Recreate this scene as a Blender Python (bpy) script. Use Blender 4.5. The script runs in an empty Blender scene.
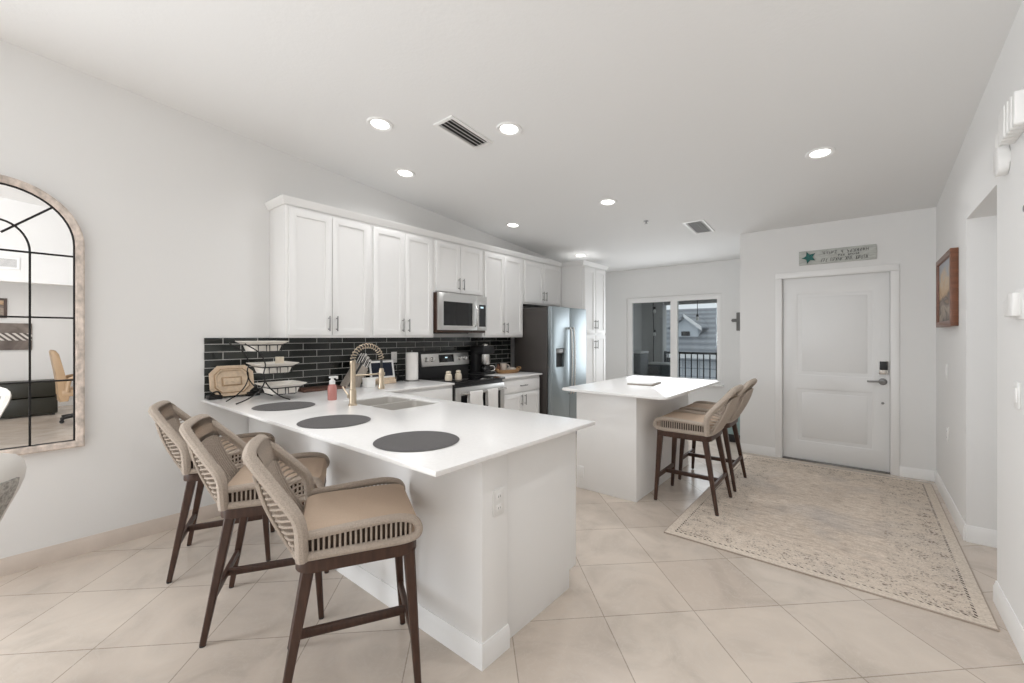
import bpy, bmesh, math, random
from mathutils import Vector, Matrix
random.seed(7)
SC = bpy.context.scene
COL = SC.collection
PI = math.pi

# ------------------------------------------------------------------ camera, world, light, exposure
cam_d = bpy.data.cameras.new('camera')
cam_d.sensor_width = 36.0
cam_d.lens = 424.0 * 36.0 / 1024.0
cam_d.shift_y = -5.0 / 1024.0
cam_d.clip_start = 0.02
cam = bpy.data.objects.new('camera', cam_d)
cam.location = (0, 0, 1.385)
cam.rotation_euler = (PI / 2, 0, math.radians(39.6))
COL.objects.link(cam)
SC.camera = cam

w = bpy.data.worlds.new('overcast_sky')
w.use_nodes = True
SC.world = w
bg = w.node_tree.nodes['Background']
bg.inputs[0].default_value = (0.92, 0.96, 1.0, 1)
bg.inputs[1].default_value = 1.15

SC.view_settings.view_transform = 'Standard'
SC.view_settings.look = 'None'
SC.view_settings.gamma = 1.0
SC.view_settings.use_curve_mapping = False
SC.view_settings.exposure = -0.12
SC.cycles.max_bounces = 12
SC.cycles.diffuse_bounces = 6
SC.cycles.use_denoising = True


def area(name, loc, rot, sx, sy, power, col=(1, 1, 1)):
    l = bpy.data.lights.new(name, 'AREA')
    l.shape = 'RECTANGLE'
    l.size, l.size_y, l.energy, l.color = sx, sy, power, col
    o = bpy.data.objects.new(name, l)
    o.location = loc
    o.rotation_euler = rot
    COL.objects.link(o)
    return o


# daylight through the living room windows behind the camera, the den window and the balcony window
area('daylight_rear_doors', (-1.75, -3.95, 1.25), (-PI / 2, 0, PI), 3.4, 2.3, 6, (0.95, 0.975, 1.0))
area('daylight_side_window', (-3.80, -2.55, 1.35), (0, -PI / 2, 0), 2.0, 2.1, 230, (0.93, 0.965, 1.0))
area('daylight_den_window', (2.6, -3.95, 1.35), (-PI / 2, 0, PI), 2.4, 1.5, 10, (0.97, 0.985, 1.0))
area('den_fill', (3.3, 0.3, 2.385), (0, 0, 0), 0.2, 0.2, 14, (1.0, 0.97, 0.93))  # unseen fill without a fixture, added to brighten the den wall in the mirror
area('daylight_hall', (1.75, 3.2, 1.5), (0, PI / 2, 0), 1.6, 1.2, 5, (0.97, 0.985, 1.0))
area('daylight_balcony_window', (-2.38, 6.855, 1.36), (PI / 2, 0, PI), 1.5, 1.3, 20, (0.93, 0.97, 1.0))

CEIL0, CEILK = 3.10, 0.084


def cz(y):
    return CEIL0 - CEILK * y


# ------------------------------------------------------------------ materials
def new_mat(name):
    m = bpy.data.materials.new(name)
    m.use_nodes = True
    nt = m.node_tree
    return m, nt, nt.nodes['Principled BSDF']


def mat(name, col, rough=0.5, metal=0.0, noise=0.0, scale=20.0, bump=0.0, bscale=None, spec=None, coat=0.0, stretch=None):
    m, nt, p = new_mat(name)
    N, L = nt.nodes.new, nt.links.new
    p.inputs['Base Color'].default_value = (*col, 1)
    p.inputs['Roughness'].default_value = rough
    p.inputs['Metallic'].default_value = metal
    if spec is not None:
        p.inputs['Specular IOR Level'].default_value = spec
    if coat:
        p.inputs['Coat Weight'].default_value = coat
        p.inputs['Coat Roughness'].default_value = 0.05
    if noise or bump:
        tc = N('ShaderNodeTexCoord')
        mp = N('ShaderNodeMapping')
        if stretch:
            mp.inputs['Scale'].default_value = stretch
        L(tc.outputs['Object'], mp.inputs[0])
    if noise:
        n = N('ShaderNodeTexNoise')
        n.inputs['Scale'].default_value = scale
        n.inputs['Detail'].default_value = 5
        L(mp.outputs[0], n.inputs['Vector'])
        r = N('ShaderNodeValToRGB')
        r.color_ramp.elements[0].position = 0.3
        r.color_ramp.elements[1].position = 0.7
        r.color_ramp.elements[0].color = (*[c * (1 - noise) for c in col], 1)
        r.color_ramp.elements[1].color = (*[min(1, c * (1 + noise)) for c in col], 1)
        L(n.outputs['Fac'], r.inputs[0])
        L(r.outputs[0], p.inputs['Base Color'])
    if bump:
        n2 = N('ShaderNodeTexNoise')
        n2.inputs['Scale'].default_value = bscale or scale
        n2.inputs['Detail'].default_value = 3
        L(mp.outputs[0], n2.inputs['Vector'])
        b = N('ShaderNodeBump')
        b.inputs['Strength'].default_value = bump
        b.inputs['Distance'].default_value = 0.01
        L(n2.outputs['Fac'], b.inputs['Height'])
        L(b.outputs[0], p.inputs['Normal'])
    return m


M = {}
M['wall'] = mat('wall_paint', (0.80, 0.795, 0.785), 0.75, bump=0.03, bscale=90)
M['ceil'] = mat('ceiling_paint', (0.82, 0.82, 0.815), 0.85, bump=0.10, bscale=45)
M['trim'] = mat('trim_paint', (0.86, 0.855, 0.845), 0.35)
M['cab'] = mat('cabinet_paint', (0.84, 0.835, 0.825), 0.48)
M['door'] = mat('door_paint', (0.82, 0.82, 0.815), 0.4)
M['quartz'] = mat('white_quartz', (0.85, 0.84, 0.83), 0.24, noise=0.02, scale=60, spec=0.5)
M['walnut'] = mat('walnut_stain', (0.055, 0.024, 0.014), 0.42, noise=0.25, scale=9, stretch=(8, 8, 1))
M['rope'] = mat('rope_cord', (0.49, 0.415, 0.35), 0.9, noise=0.18, scale=260, bump=0.6, bscale=320)
M['gapshade'] = mat('cord_gap_shade', (0.085, 0.06, 0.045), 0.95, noise=0.2, scale=200)  # shade between the stool cords, put into dark sheets behind them
M['cushion'] = mat('cushion_fabric', (0.55, 0.425, 0.325), 0.95, noise=0.06, scale=300, bump=0.15, bscale=420)
M['black'] = mat('black_metal', (0.012, 0.011, 0.011), 0.4, 0.3)
M['rubber'] = mat('dark_plastic', (0.02, 0.02, 0.021), 0.45)
M['glassblack'] = mat('black_glass', (0.006, 0.006, 0.007), 0.04, spec=0.6)
M['steel'] = mat('brushed_steel', (0.66, 0.655, 0.64), 0.33, 1.0, noise=0.06, scale=30, stretch=(1, 1, 60))
M['steel2'] = mat('bright_steel', (0.70, 0.69, 0.67), 0.27, 1.0)
M['fridge'] = mat('fridge_steel', (0.38, 0.43, 0.455), 0.40, 1.0, noise=0.04, scale=20, stretch=(40, 40, 1))
M['fridge_side'] = mat('fridge_side', (0.055, 0.048, 0.044), 0.45)
M['nickel'] = mat('brushed_nickel', (0.27, 0.265, 0.26), 0.36, 1.0)
M['sinksteel'] = mat('satin_sink_steel', (0.70, 0.68, 0.65), 0.42, 0.75)
M['brass'] = mat('champagne_brass', (0.55, 0.46, 0.35), 0.34, 1.0)
M['placemat'] = mat('charcoal_weave', (0.105, 0.10, 0.10), 0.75, noise=0.2, scale=400, bump=0.2, bscale=500)
M['ceramic'] = mat('white_ceramic', (0.82, 0.78, 0.72), 0.25)
M['trim_beige'] = mat('beige_baseboard', (0.66, 0.575, 0.505), 0.45, noise=0.06, scale=6)
M['plastic'] = mat('white_plastic', (0.82, 0.815, 0.80), 0.35)
M['paper'] = mat('paper_towel', (0.85, 0.83, 0.80), 0.95, bump=0.1, bscale=200)
M['pinksoap'] = mat('pink_soap', (0.47, 0.19, 0.165), 0.2, coat=0.5)
M['traybeige'] = mat('carved_beige', (0.66, 0.52, 0.38), 0.6, noise=0.12, scale=40)
M['traydark'] = mat('carved_brown', (0.40, 0.27, 0.16), 0.6, noise=0.2, scale=60)
M['darkwood'] = mat('dark_board', (0.10, 0.045, 0.03), 0.4, noise=0.3, scale=12, stretch=(1, 8, 8))
M['greywood'] = mat('grey_block_wood', (0.33, 0.29, 0.25), 0.6, noise=0.15, scale=20, stretch=(6, 6, 1))
M['rattan'] = mat('tan_basket', (0.42, 0.25, 0.12), 0.8, noise=0.3, scale=120, bump=0.5, bscale=160)
M['mug'] = mat('taupe_mug', (0.55, 0.48, 0.42), 0.35)
M['brownjar'] = mat('brown_bottle', (0.20, 0.085, 0.05), 0.3)
M['cream'] = mat('cream_stoneware', (0.70, 0.62, 0.50), 0.4)
M['towel'] = mat('white_towel', (0.78, 0.765, 0.745), 0.95, bump=0.4, bscale=180)
M['screen'] = mat('dark_screen', (0.01, 0.014, 0.03), 0.06)
M['mirror'] = mat('mirror_silver', (0.93, 0.92, 0.91), 0.0, 1.0)
M['whitewash'] = mat('whitewashed_wood', (0.64, 0.555, 0.495), 0.75, noise=0.32, scale=9, stretch=(1, 3, 2.2), bump=0.3, bscale=30)
M['frame_brown'] = mat('frame_brown', (0.17, 0.065, 0.032), 0.35, noise=0.2, scale=14, stretch=(1, 1, 6))
M['frame_dark'] = mat('frame_dark', (0.06, 0.03, 0.02), 0.4)
M['signwood'] = mat('grey_sign_wood', (0.50, 0.51, 0.48), 0.8, noise=0.2, scale=18, stretch=(1, 1, 9))
M['teal'] = mat('teal_paint', (0.018, 0.13, 0.115), 0.6, noise=0.3, scale=60)
M['ink'] = mat('sign_ink', (0.12, 0.12, 0.115), 0.8)
M['leather'] = mat('white_leather', (0.70, 0.67, 0.63), 0.4)
M['boucle'] = mat('grey_boucle', (0.42, 0.40, 0.37), 1.0, noise=0.35, scale=90, bump=1.0, bscale=110)
M['tanleather'] = mat('tan_leather', (0.52, 0.36, 0.22), 0.45)
M['olive'] = mat('olive_black_vinyl', (0.022, 0.021, 0.014), 0.45)
M['pewter'] = mat('pewter_cross', (0.16, 0.155, 0.15), 0.5, 0.4)
M['tealpanel'] = mat('pale_teal_panel', (0.30, 0.42, 0.42), 0.4)
M['siding'] = mat('house_siding', (0.62, 0.66, 0.70), 0.8)
M['stucco'] = mat('balcony_stucco', (0.50, 0.50, 0.49), 0.9, bump=0.2, bscale=60)
M['stuccodark'] = mat('balcony_soffit', (0.33, 0.33, 0.32), 0.9)
M['concrete'] = mat('balcony_concrete', (0.45, 0.45, 0.44), 0.9, noise=0.1, scale=5)
M['bin'] = mat('charcoal_bin', (0.05, 0.06, 0.065), 0.5, noise=0.2, scale=20, stretch=(1, 12, 1))
M['binlid'] = mat('pale_bin_lid', (0.5, 0.5, 0.49), 0.5)
M['fascia'] = mat('white_fascia', (0.80, 0.80, 0.80), 0.6)
M['ground'] = mat('pale_street', (0.38, 0.39, 0.40), 0.95, noise=0.15, scale=0.6)
M['grout_white'] = mat('edge_strip', (0.75, 0.73, 0.70), 0.4)
M['sofa'] = mat('rail_black', (0.02, 0.021, 0.023), 0.5)


def emit(name, col, s):
    m = bpy.data.materials.new(name)
    m.use_nodes = True
    nt = m.node_tree
    nt.nodes.clear()
    e = nt.nodes.new('ShaderNodeEmission')
    e.inputs[0].default_value = (*col, 1)
    e.inputs[1].default_value = s
    o = nt.nodes.new('ShaderNodeOutputMaterial')
    nt.links.new(e.outputs[0], o.inputs[0])
    return m


M['led'] = emit('led_disc', (1, 0.97, 0.93), 6.0)
M['digits'] = emit('clock_digits', (0.7, 0.9, 1.0), 1.2)
M['bulb'] = mat('string_bulb', (0.8, 0.8, 0.78), 0.2)


def glass_mat():
    m = bpy.data.materials.new('window_glass')
    m.use_nodes = True
    nt = m.node_tree
    nt.nodes.clear()
    N, L = nt.nodes.new, nt.links.new
    t = N('ShaderNodeBsdfTransparent')
    t.inputs[0].default_value = (0.86, 0.885, 0.89, 1)
    g = N('ShaderNodeBsdfGlossy')
    g.inputs['Roughness'].default_value = 0.02
    f = N('ShaderNodeFresnel')
    f.inputs[0].default_value = 1.4
    mx = N('ShaderNodeMixShader')
    o = N('ShaderNodeOutputMaterial')
    L(f.outputs[0], mx.inputs[0])
    L(t.outputs[0], mx.inputs[1])
    L(g.outputs[0], mx.inputs[2])
    L(mx.outputs[0], o.inputs[0])
    return m


M['glass'] = glass_mat()


def mixrgb(nt, a, b, fac, blend='MIX'):
    n = nt.nodes.new('ShaderNodeMix')
    n.data_type = 'RGBA'
    n.blend_type = blend
    for sock, v in ((n.inputs[0], fac), (n.inputs[6], a), (n.inputs[7], b)):
        if hasattr(v, 'is_linked'):
            nt.links.new(v, sock)
        elif isinstance(v, tuple):
            sock.default_value = (*v, 1) if len(v) == 3 else v
        else:
            sock.default_value = v
    return n.outputs[2]


def math_n(nt, op, a, b=None, clamp=False):
    n = nt.nodes.new('ShaderNodeMath')
    n.operation = op
    n.use_clamp = clamp
    for i, v in enumerate((a, b)):
        if v is None:
            continue
        if hasattr(v, 'is_linked'):
            nt.links.new(v, n.inputs[i])
        else:
            n.inputs[i].default_value = v
    return n.outputs[0]


def ramp(nt, fac, stops, interp='LINEAR'):
    r = nt.nodes.new('ShaderNodeValToRGB')
    r.color_ramp.interpolation = interp
    while len(r.color_ramp.elements) < len(stops):
        r.color_ramp.elements.new(0.5)
    for e, (p, c) in zip(r.color_ramp.elements, stops):
        e.position = p
        e.color = (*c, 1)
    nt.links.new(fac, r.inputs[0])
    return r.outputs[0]


def floor_mat():
    m, nt, p = new_mat('stone_tile_floor')
    N, L = nt.nodes.new, nt.links.new
    tc = N('ShaderNodeTexCoord')
    mp = N('ShaderNodeMapping')
    mp.inputs['Rotation'].default_value = (0, 0, -PI / 4)
    mp.inputs['Location'].default_value = (-1.115 + 0.4645 * 40, -2.045 + 0.4645 * 40, 0)
    L(tc.outputs['Object'], mp.inputs[0])
    br = N('ShaderNodeTexBrick')
    br.offset = 0.0
    br.squash = 1.0
    br.inputs['Color1'].default_value = (0.60, 0.52, 0.45, 1)
    br.inputs['Color2'].default_value = (0.66, 0.585, 0.51, 1)
    br.inputs['Mortar'].default_value = (0.40, 0.34, 0.28, 1)
    br.inputs['Scale'].default_value = 1.0
    br.inputs['Mortar Size'].default_value = 0.0028
    br.inputs['Mortar Smooth'].default_value = 0.2
    br.inputs['Brick Width'].default_value = 0.4645
    br.inputs['Row Height'].default_value = 0.4645
    L(mp.outputs[0], br.inputs['Vector'])
    n1 = N('ShaderNodeTexNoise')
    n1.inputs['Scale'].default_value = 2.6
    n1.inputs['Detail'].default_value = 8
    n1.inputs['Distortion'].default_value = 1.4
    L(tc.outputs['Object'], n1.inputs['Vector'])
    cl = ramp(nt, n1.outputs['Fac'], [(0.28, (0.76, 0.75, 0.74)), (0.5, (0.97, 0.96, 0.955)), (0.75, (1.10, 1.09, 1.08))])
    c = mixrgb(nt, br.outputs['Color'], cl, 0.8, 'MULTIPLY')
    n2 = N('ShaderNodeTexNoise')
    n2.inputs['Scale'].default_value = 5.0
    n2.inputs['Detail'].default_value = 9
    n2.inputs['Roughness'].default_value = 0.65
    n2.inputs['Distortion'].default_value = 2.5
    L(mp.outputs[0], n2.inputs['Vector'])
    v = math_n(nt, 'ABSOLUTE', math_n(nt, 'SUBTRACT', n2.outputs['Fac'], 0.5))
    vein = ramp(nt, v, [(0.0, (1, 1, 1)), (0.02, (0, 0, 0))])
    c = mixrgb(nt, c, (0.66, 0.61, 0.55), math_n(nt, 'MULTIPLY', vein, 0.35))
    L(c, p.inputs['Base Color'])
    p.inputs['Roughness'].default_value = 0.25
    b = N('ShaderNodeBump')
    b.inputs['Strength'].default_value = 0.35
    b.inputs['Distance'].default_value = 0.002
    b.invert = True
    L(br.outputs['Fac'], b.inputs['Height'])
    L(b.outputs[0], p.inputs['Normal'])
    return m


def splash_mat():
    m, nt, p = new_mat('black_subway_tile')
    N, L = nt.nodes.new, nt.links.new
    tc = N('ShaderNodeTexCoord')
    sp = N('ShaderNodeSeparateXYZ')
    L(tc.outputs['Object'], sp.inputs[0])
    cb = N('ShaderNodeCombineXYZ')
    L(math_n(nt, 'ADD', sp.outputs[1], -1.107 + 0.245 * 20), cb.inputs[0])
    L(math_n(nt, 'ADD', sp.outputs[2], -1.326 + 0.0605 * 31), cb.inputs[1])
    br = N('ShaderNodeTexBrick')
    br.offset = 0.5
    br.inputs['Color1'].default_value = (0.006, 0.008, 0.007, 1)
    br.inputs['Color2'].default_value = (0.036, 0.040, 0.037, 1)
    br.inputs['Mortar'].default_value = (0.47, 0.46, 0.44, 1)
    br.inputs['Scale'].default_value = 1.0
    br.inputs['Mortar Size'].default_value = 0.0024
    br.inputs['Mortar Smooth'].default_value = 0.1
    br.inputs['Brick Width'].default_value = 0.245
    br.inputs['Row Height'].default_value = 0.0605
    L(cb.outputs[0], br.inputs['Vector'])
    L(br.outputs['Color'], p.inputs['Base Color'])
    L(ramp(nt, br.outputs['Fac'], [(0, (0.09, 0.09, 0.09)), (1, (0.8, 0.8, 0.8))]), p.inputs['Roughness'])
    nz = N('ShaderNodeTexNoise')
    nz.inputs['Scale'].default_value = 9
    L(tc.outputs['Object'], nz.inputs['Vector'])
    h = math_n(nt, 'SUBTRACT', math_n(nt, 'MULTIPLY', nz.outputs['Fac'], 0.5), br.outputs['Fac'])
    b = N('ShaderNodeBump')
    b.inputs['Strength'].default_value = 0.3
    b.inputs['Distance'].default_value = 0.004
    L(h, b.inputs['Height'])
    L(b.outputs[0], p.inputs['Normal'])
    return m


def rug_mat(hx, hy):
    m, nt, p = new_mat('faded_oriental_rug')
    N, L = nt.nodes.new, nt.links.new
    tc = N('ShaderNodeTexCoord')
    sp = N('ShaderNodeSeparateXYZ')
    L(tc.outputs['Object'], sp.inputs[0])
    dx = math_n(nt, 'SUBTRACT', hx, math_n(nt, 'ABSOLUTE', sp.outputs[0]))
    dy = math_n(nt, 'SUBTRACT', hy, math_n(nt, 'ABSOLUTE', sp.outputs[1]))
    d = math_n(nt, 'MINIMUM', dx, dy)
    # streaky field
    mp = N('ShaderNodeMapping')
    mp.inputs['Scale'].default_value = (4.0, 12.0, 1.0)
    L(tc.outputs['Object'], mp.inputs[0])
    n1 = N('ShaderNodeTexNoise')
    n1.inputs['Scale'].default_value = 3.0
    n1.inputs['Detail'].default_value = 8
    n1.inputs['Roughness'].default_value = 0.7
    L(mp.outputs[0], n1.inputs['Vector'])
    field = ramp(nt, n1.outputs['Fac'], [(0.30, (0.48, 0.385, 0.31)), (0.47, (0.69, 0.59, 0.50)), (0.62, (0.80, 0.71, 0.62))])
    n4 = N('ShaderNodeTexNoise')
    n4.inputs['Scale'].default_value = 1.6
    n4.inputs['Detail'].default_value = 3
    L(tc.outputs['Object'], n4.inputs['Vector'])
    field = mixrgb(nt, field, (0.42, 0.40, 0.40), math_n(nt, 'MULTIPLY', ramp(nt, n4.outputs['Fac'], [(0.5, (0, 0, 0)), (0.66, (1, 1, 1))]), 0.45))
    # speckle and floral marks
    n2 = N('ShaderNodeTexNoise')
    n2.inputs['Scale'].default_value = 85
    n2.inputs['Detail'].default_value = 4
    n2.inputs['Roughness'].default_value = 0.6
    L(tc.outputs['Object'], n2.inputs['Vector'])
    n5 = N('ShaderNodeTexNoise')
    n5.inputs['Scale'].default_value = 13
    n5.inputs['Detail'].default_value = 2
    L(tc.outputs['Object'], n5.inputs['Vector'])
    vo = N('ShaderNodeTexVoronoi')
    vo.inputs['Scale'].default_value = 7.5
    L(tc.outputs['Object'], vo.inputs['Vector'])
    rings = math_n(nt, 'SINE', math_n(nt, 'MULTIPLY', vo.outputs['Distance'], 42.0))
    spk = math_n(nt, 'ADD', math_n(nt, 'ADD', n2.outputs['Fac'], math_n(nt, 'MULTIPLY', rings, 0.05)), math_n(nt, 'MULTIPLY', math_n(nt, 'SUBTRACT', n5.outputs['Fac'], 0.5), 0.45))
    bandw = ramp(nt, d, [(0.0, (0, 0, 0)), (0.068, (0, 0, 0)), (0.085, (1, 1, 1)), (0.22, (0.8, 0.8, 0.8)), (0.37, (0.62, 0.62, 0.62)), (0.39, (0.30, 0.30, 0.30)), (0.7, (0.22, 0.22, 0.22))])
    thr = ramp(nt, spk, [(0.55, (0, 0, 0)), (0.66, (1, 1, 1))])
    dark = math_n(nt, 'MULTIPLY', math_n(nt, 'MULTIPLY', thr, bandw), 0.85)
    base = mixrgb(nt, field, (0.71, 0.63, 0.545), ramp(nt, d, [(0.04, (0.9, 0.9, 0.9)), (0.09, (0.6, 0.6, 0.6)), (0.37, (0.35, 0.35, 0.35)), (0.40, (0, 0, 0))]))
    fine = ramp(nt, n2.outputs['Fac'], [(0.35, (0.80, 0.78, 0.76)), (0.6, (1.05, 1.05, 1.05))])
    base = mixrgb(nt, base, fine, 0.9, 'MULTIPLY')
    c = mixrgb(nt, base, (0.12, 0.082, 0.062), dark)
    # bead row and thin guard lines
    s = math_n(nt, 'ADD', sp.outputs[0], sp.outputs[1])
    bead = math_n(nt, 'GREATER_THAN', math_n(nt, 'SINE', math_n(nt, 'MULTIPLY', s, 2 * PI / 0.032)), 0.0)
    inb = math_n(nt, 'LESS_THAN', math_n(nt, 'ABSOLUTE', math_n(nt, 'SUBTRACT', d, 0.066)), 0.006)
    wear = ramp(nt, n5.outputs['Fac'], [(0.36, (0.25, 0.25, 0.25)), (0.52, (1, 1, 1))])
    c = mixrgb(nt, c, (0.085, 0.06, 0.05), math_n(nt, 'MULTIPLY', math_n(nt, 'MULTIPLY', bead, inb), wear))
    g1 = math_n(nt, 'LESS_THAN', math_n(nt, 'ABSOLUTE', math_n(nt, 'SUBTRACT', d, 0.375)), 0.007)
    c = mixrgb(nt, c, (0.30, 0.23, 0.18), math_n(nt, 'MULTIPLY', math_n(nt, 'MULTIPLY', g1, math_n(nt, 'MULTIPLY', wear, thr)), 0.8))
    eb = math_n(nt, 'LESS_THAN', d, 0.007)
    c = mixrgb(nt, c, (0.36, 0.29, 0.24), math_n(nt, 'MULTIPLY', eb, 0.8))
    L(c, p.inputs['Base Color'])
    p.inputs['Roughness'].default_value = 1.0
    p.inputs['Specular IOR Level'].default_value = 0.1
    b = N('ShaderNodeBump')
    b.inputs['Strength'].default_value = 0.4
    b.inputs['Distance'].default_value = 0.003
    L(n2.outputs['Fac'], b.inputs['Height'])
    L(b.outputs[0], p.inputs['Normal'])
    return m


def roof_mat():
    m, nt, p = new_mat('grey_roof_tiles')
    N, L = nt.nodes.new, nt.links.new
    tc = N('ShaderNodeTexCoord')
    wv = N('ShaderNodeTexWave')
    wv.bands_direction = 'Z'
    wv.inputs['Scale'].default_value = 1.1
    wv.inputs['Distortion'].default_value = 0.4
    L(tc.outputs['Object'], wv.inputs['Vector'])
    L(ramp(nt, wv.outputs['Fac'], [(0, (0.20, 0.215, 0.235)), (1, (0.33, 0.345, 0.365))]), p.inputs['Base Color'])
    p.inputs['Roughness'].default_value = 0.85
    return m


def block_mat():
    m, nt, p = new_mat('pale_block_wall')
    N, L = nt.nodes.new, nt.links.new
    tc = N('ShaderNodeTexCoord')
    sp = N('ShaderNodeSeparateXYZ')
    L(tc.outputs['Object'], sp.inputs[0])
    cb = N('ShaderNodeCombineXYZ')
    L(math_n(nt, 'ADD', sp.outputs[0], 60), cb.inputs[0])
    L(math_n(nt, 'ADD', sp.outputs[2], 40), cb.inputs[1])
    br = N('ShaderNodeTexBrick')
    br.inputs['Color1'].default_value = (0.55, 0.58, 0.62, 1)
    br.inputs['Color2'].default_value = (0.60, 0.63, 0.66, 1)
    br.inputs['Mortar'].default_value = (0.36, 0.38, 0.41, 1)
    br.inputs['Scale'].default_value = 1.0
    br.inputs['Mortar Size'].default_value = 0.03
    br.inputs['Brick Width'].default_value = 0.8
    br.inputs['Row Height'].default_value = 0.4
    br.offset = 0.0
    L(cb.outputs[0], br.inputs['Vector'])
    L(br.outputs['Color'], p.inputs['Base Color'])
    p.inputs['Roughness'].default_value = 0.9
    return m


def painting_mat(kind):
    m, nt, p = new_mat('painting_' + kind)
    N, L = nt.nodes.new, nt.links.new
    tc = N('ShaderNodeTexCoord')
    mp = N('ShaderNodeMapping')
    mp.inputs['Scale'].default_value = (1, 2.0, 5.0) if kind == 'dusk' else (1, 1, 1)
    L(tc.outputs['Object'], mp.inputs[0])
    n = N('ShaderNodeTexNoise')
    n.inputs['Scale'].default_value = 2.2
    n.inputs['Detail'].default_value = 6
    n.inputs['Distortion'].default_value = 0.8
    L(mp.outputs[0], n.inputs['Vector'])
    if kind == 'dusk':
        sp = N('ShaderNodeSeparateXYZ')
        L(tc.outputs['Object'], sp.inputs[0])
        f = math_n(nt, 'ADD', math_n(nt, 'MULTIPLY', math_n(nt, 'SUBTRACT', n.outputs['Fac'], 0.5), 0.8), math_n(nt, 'DIVIDE', sp.outputs[2], 0.5))
        c = ramp(nt, f, [(0.05, (0.12, 0.10, 0.09)), (0.25, (0.40, 0.33, 0.27)), (0.42, (0.14, 0.11, 0.10)), (0.55, (0.55, 0.37, 0.22)), (0.75, (0.60, 0.47, 0.34)), (0.95, (0.42, 0.43, 0.46))])
    else:
        wv = N('ShaderNodeTexWave')
        wv.bands_direction = 'DIAGONAL'
        wv.inputs['Scale'].default_value = 7.0
        wv.inputs['Distortion'].default_value = 1.0
        L(tc.outputs['Object'], wv.inputs['Vector'])
        sp = N('ShaderNodeSeparateXYZ')
        L(tc.outputs['Object'], sp.inputs[0])
        band = math_n(nt, 'LESS_THAN', math_n(nt, 'ABSOLUTE', math_n(nt, 'SUBTRACT', sp.outputs[2], 0.25)), 0.07)
        c = mixrgb(nt, ramp(nt, n.outputs['Fac'], [(0.35, (0.10, 0.08, 0.07)), (0.7, (0.32, 0.27, 0.24))]), ramp(nt, wv.outputs['Fac'], [(0.45, (0.12, 0.10, 0.09)), (0.6, (0.7, 0.66, 0.62))]), band)
    L(c, p.inputs['Base Color'])
    p.inputs['Roughness'].default_value = 0.6
    return m


M['floor'] = floor_mat()
M['splash'] = splash_mat()
M['roof'] = roof_mat()
M['block'] = block_mat()
M['dusk'] = painting_mat('dusk')
M['stripes'] = painting_mat('stripes')


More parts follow.
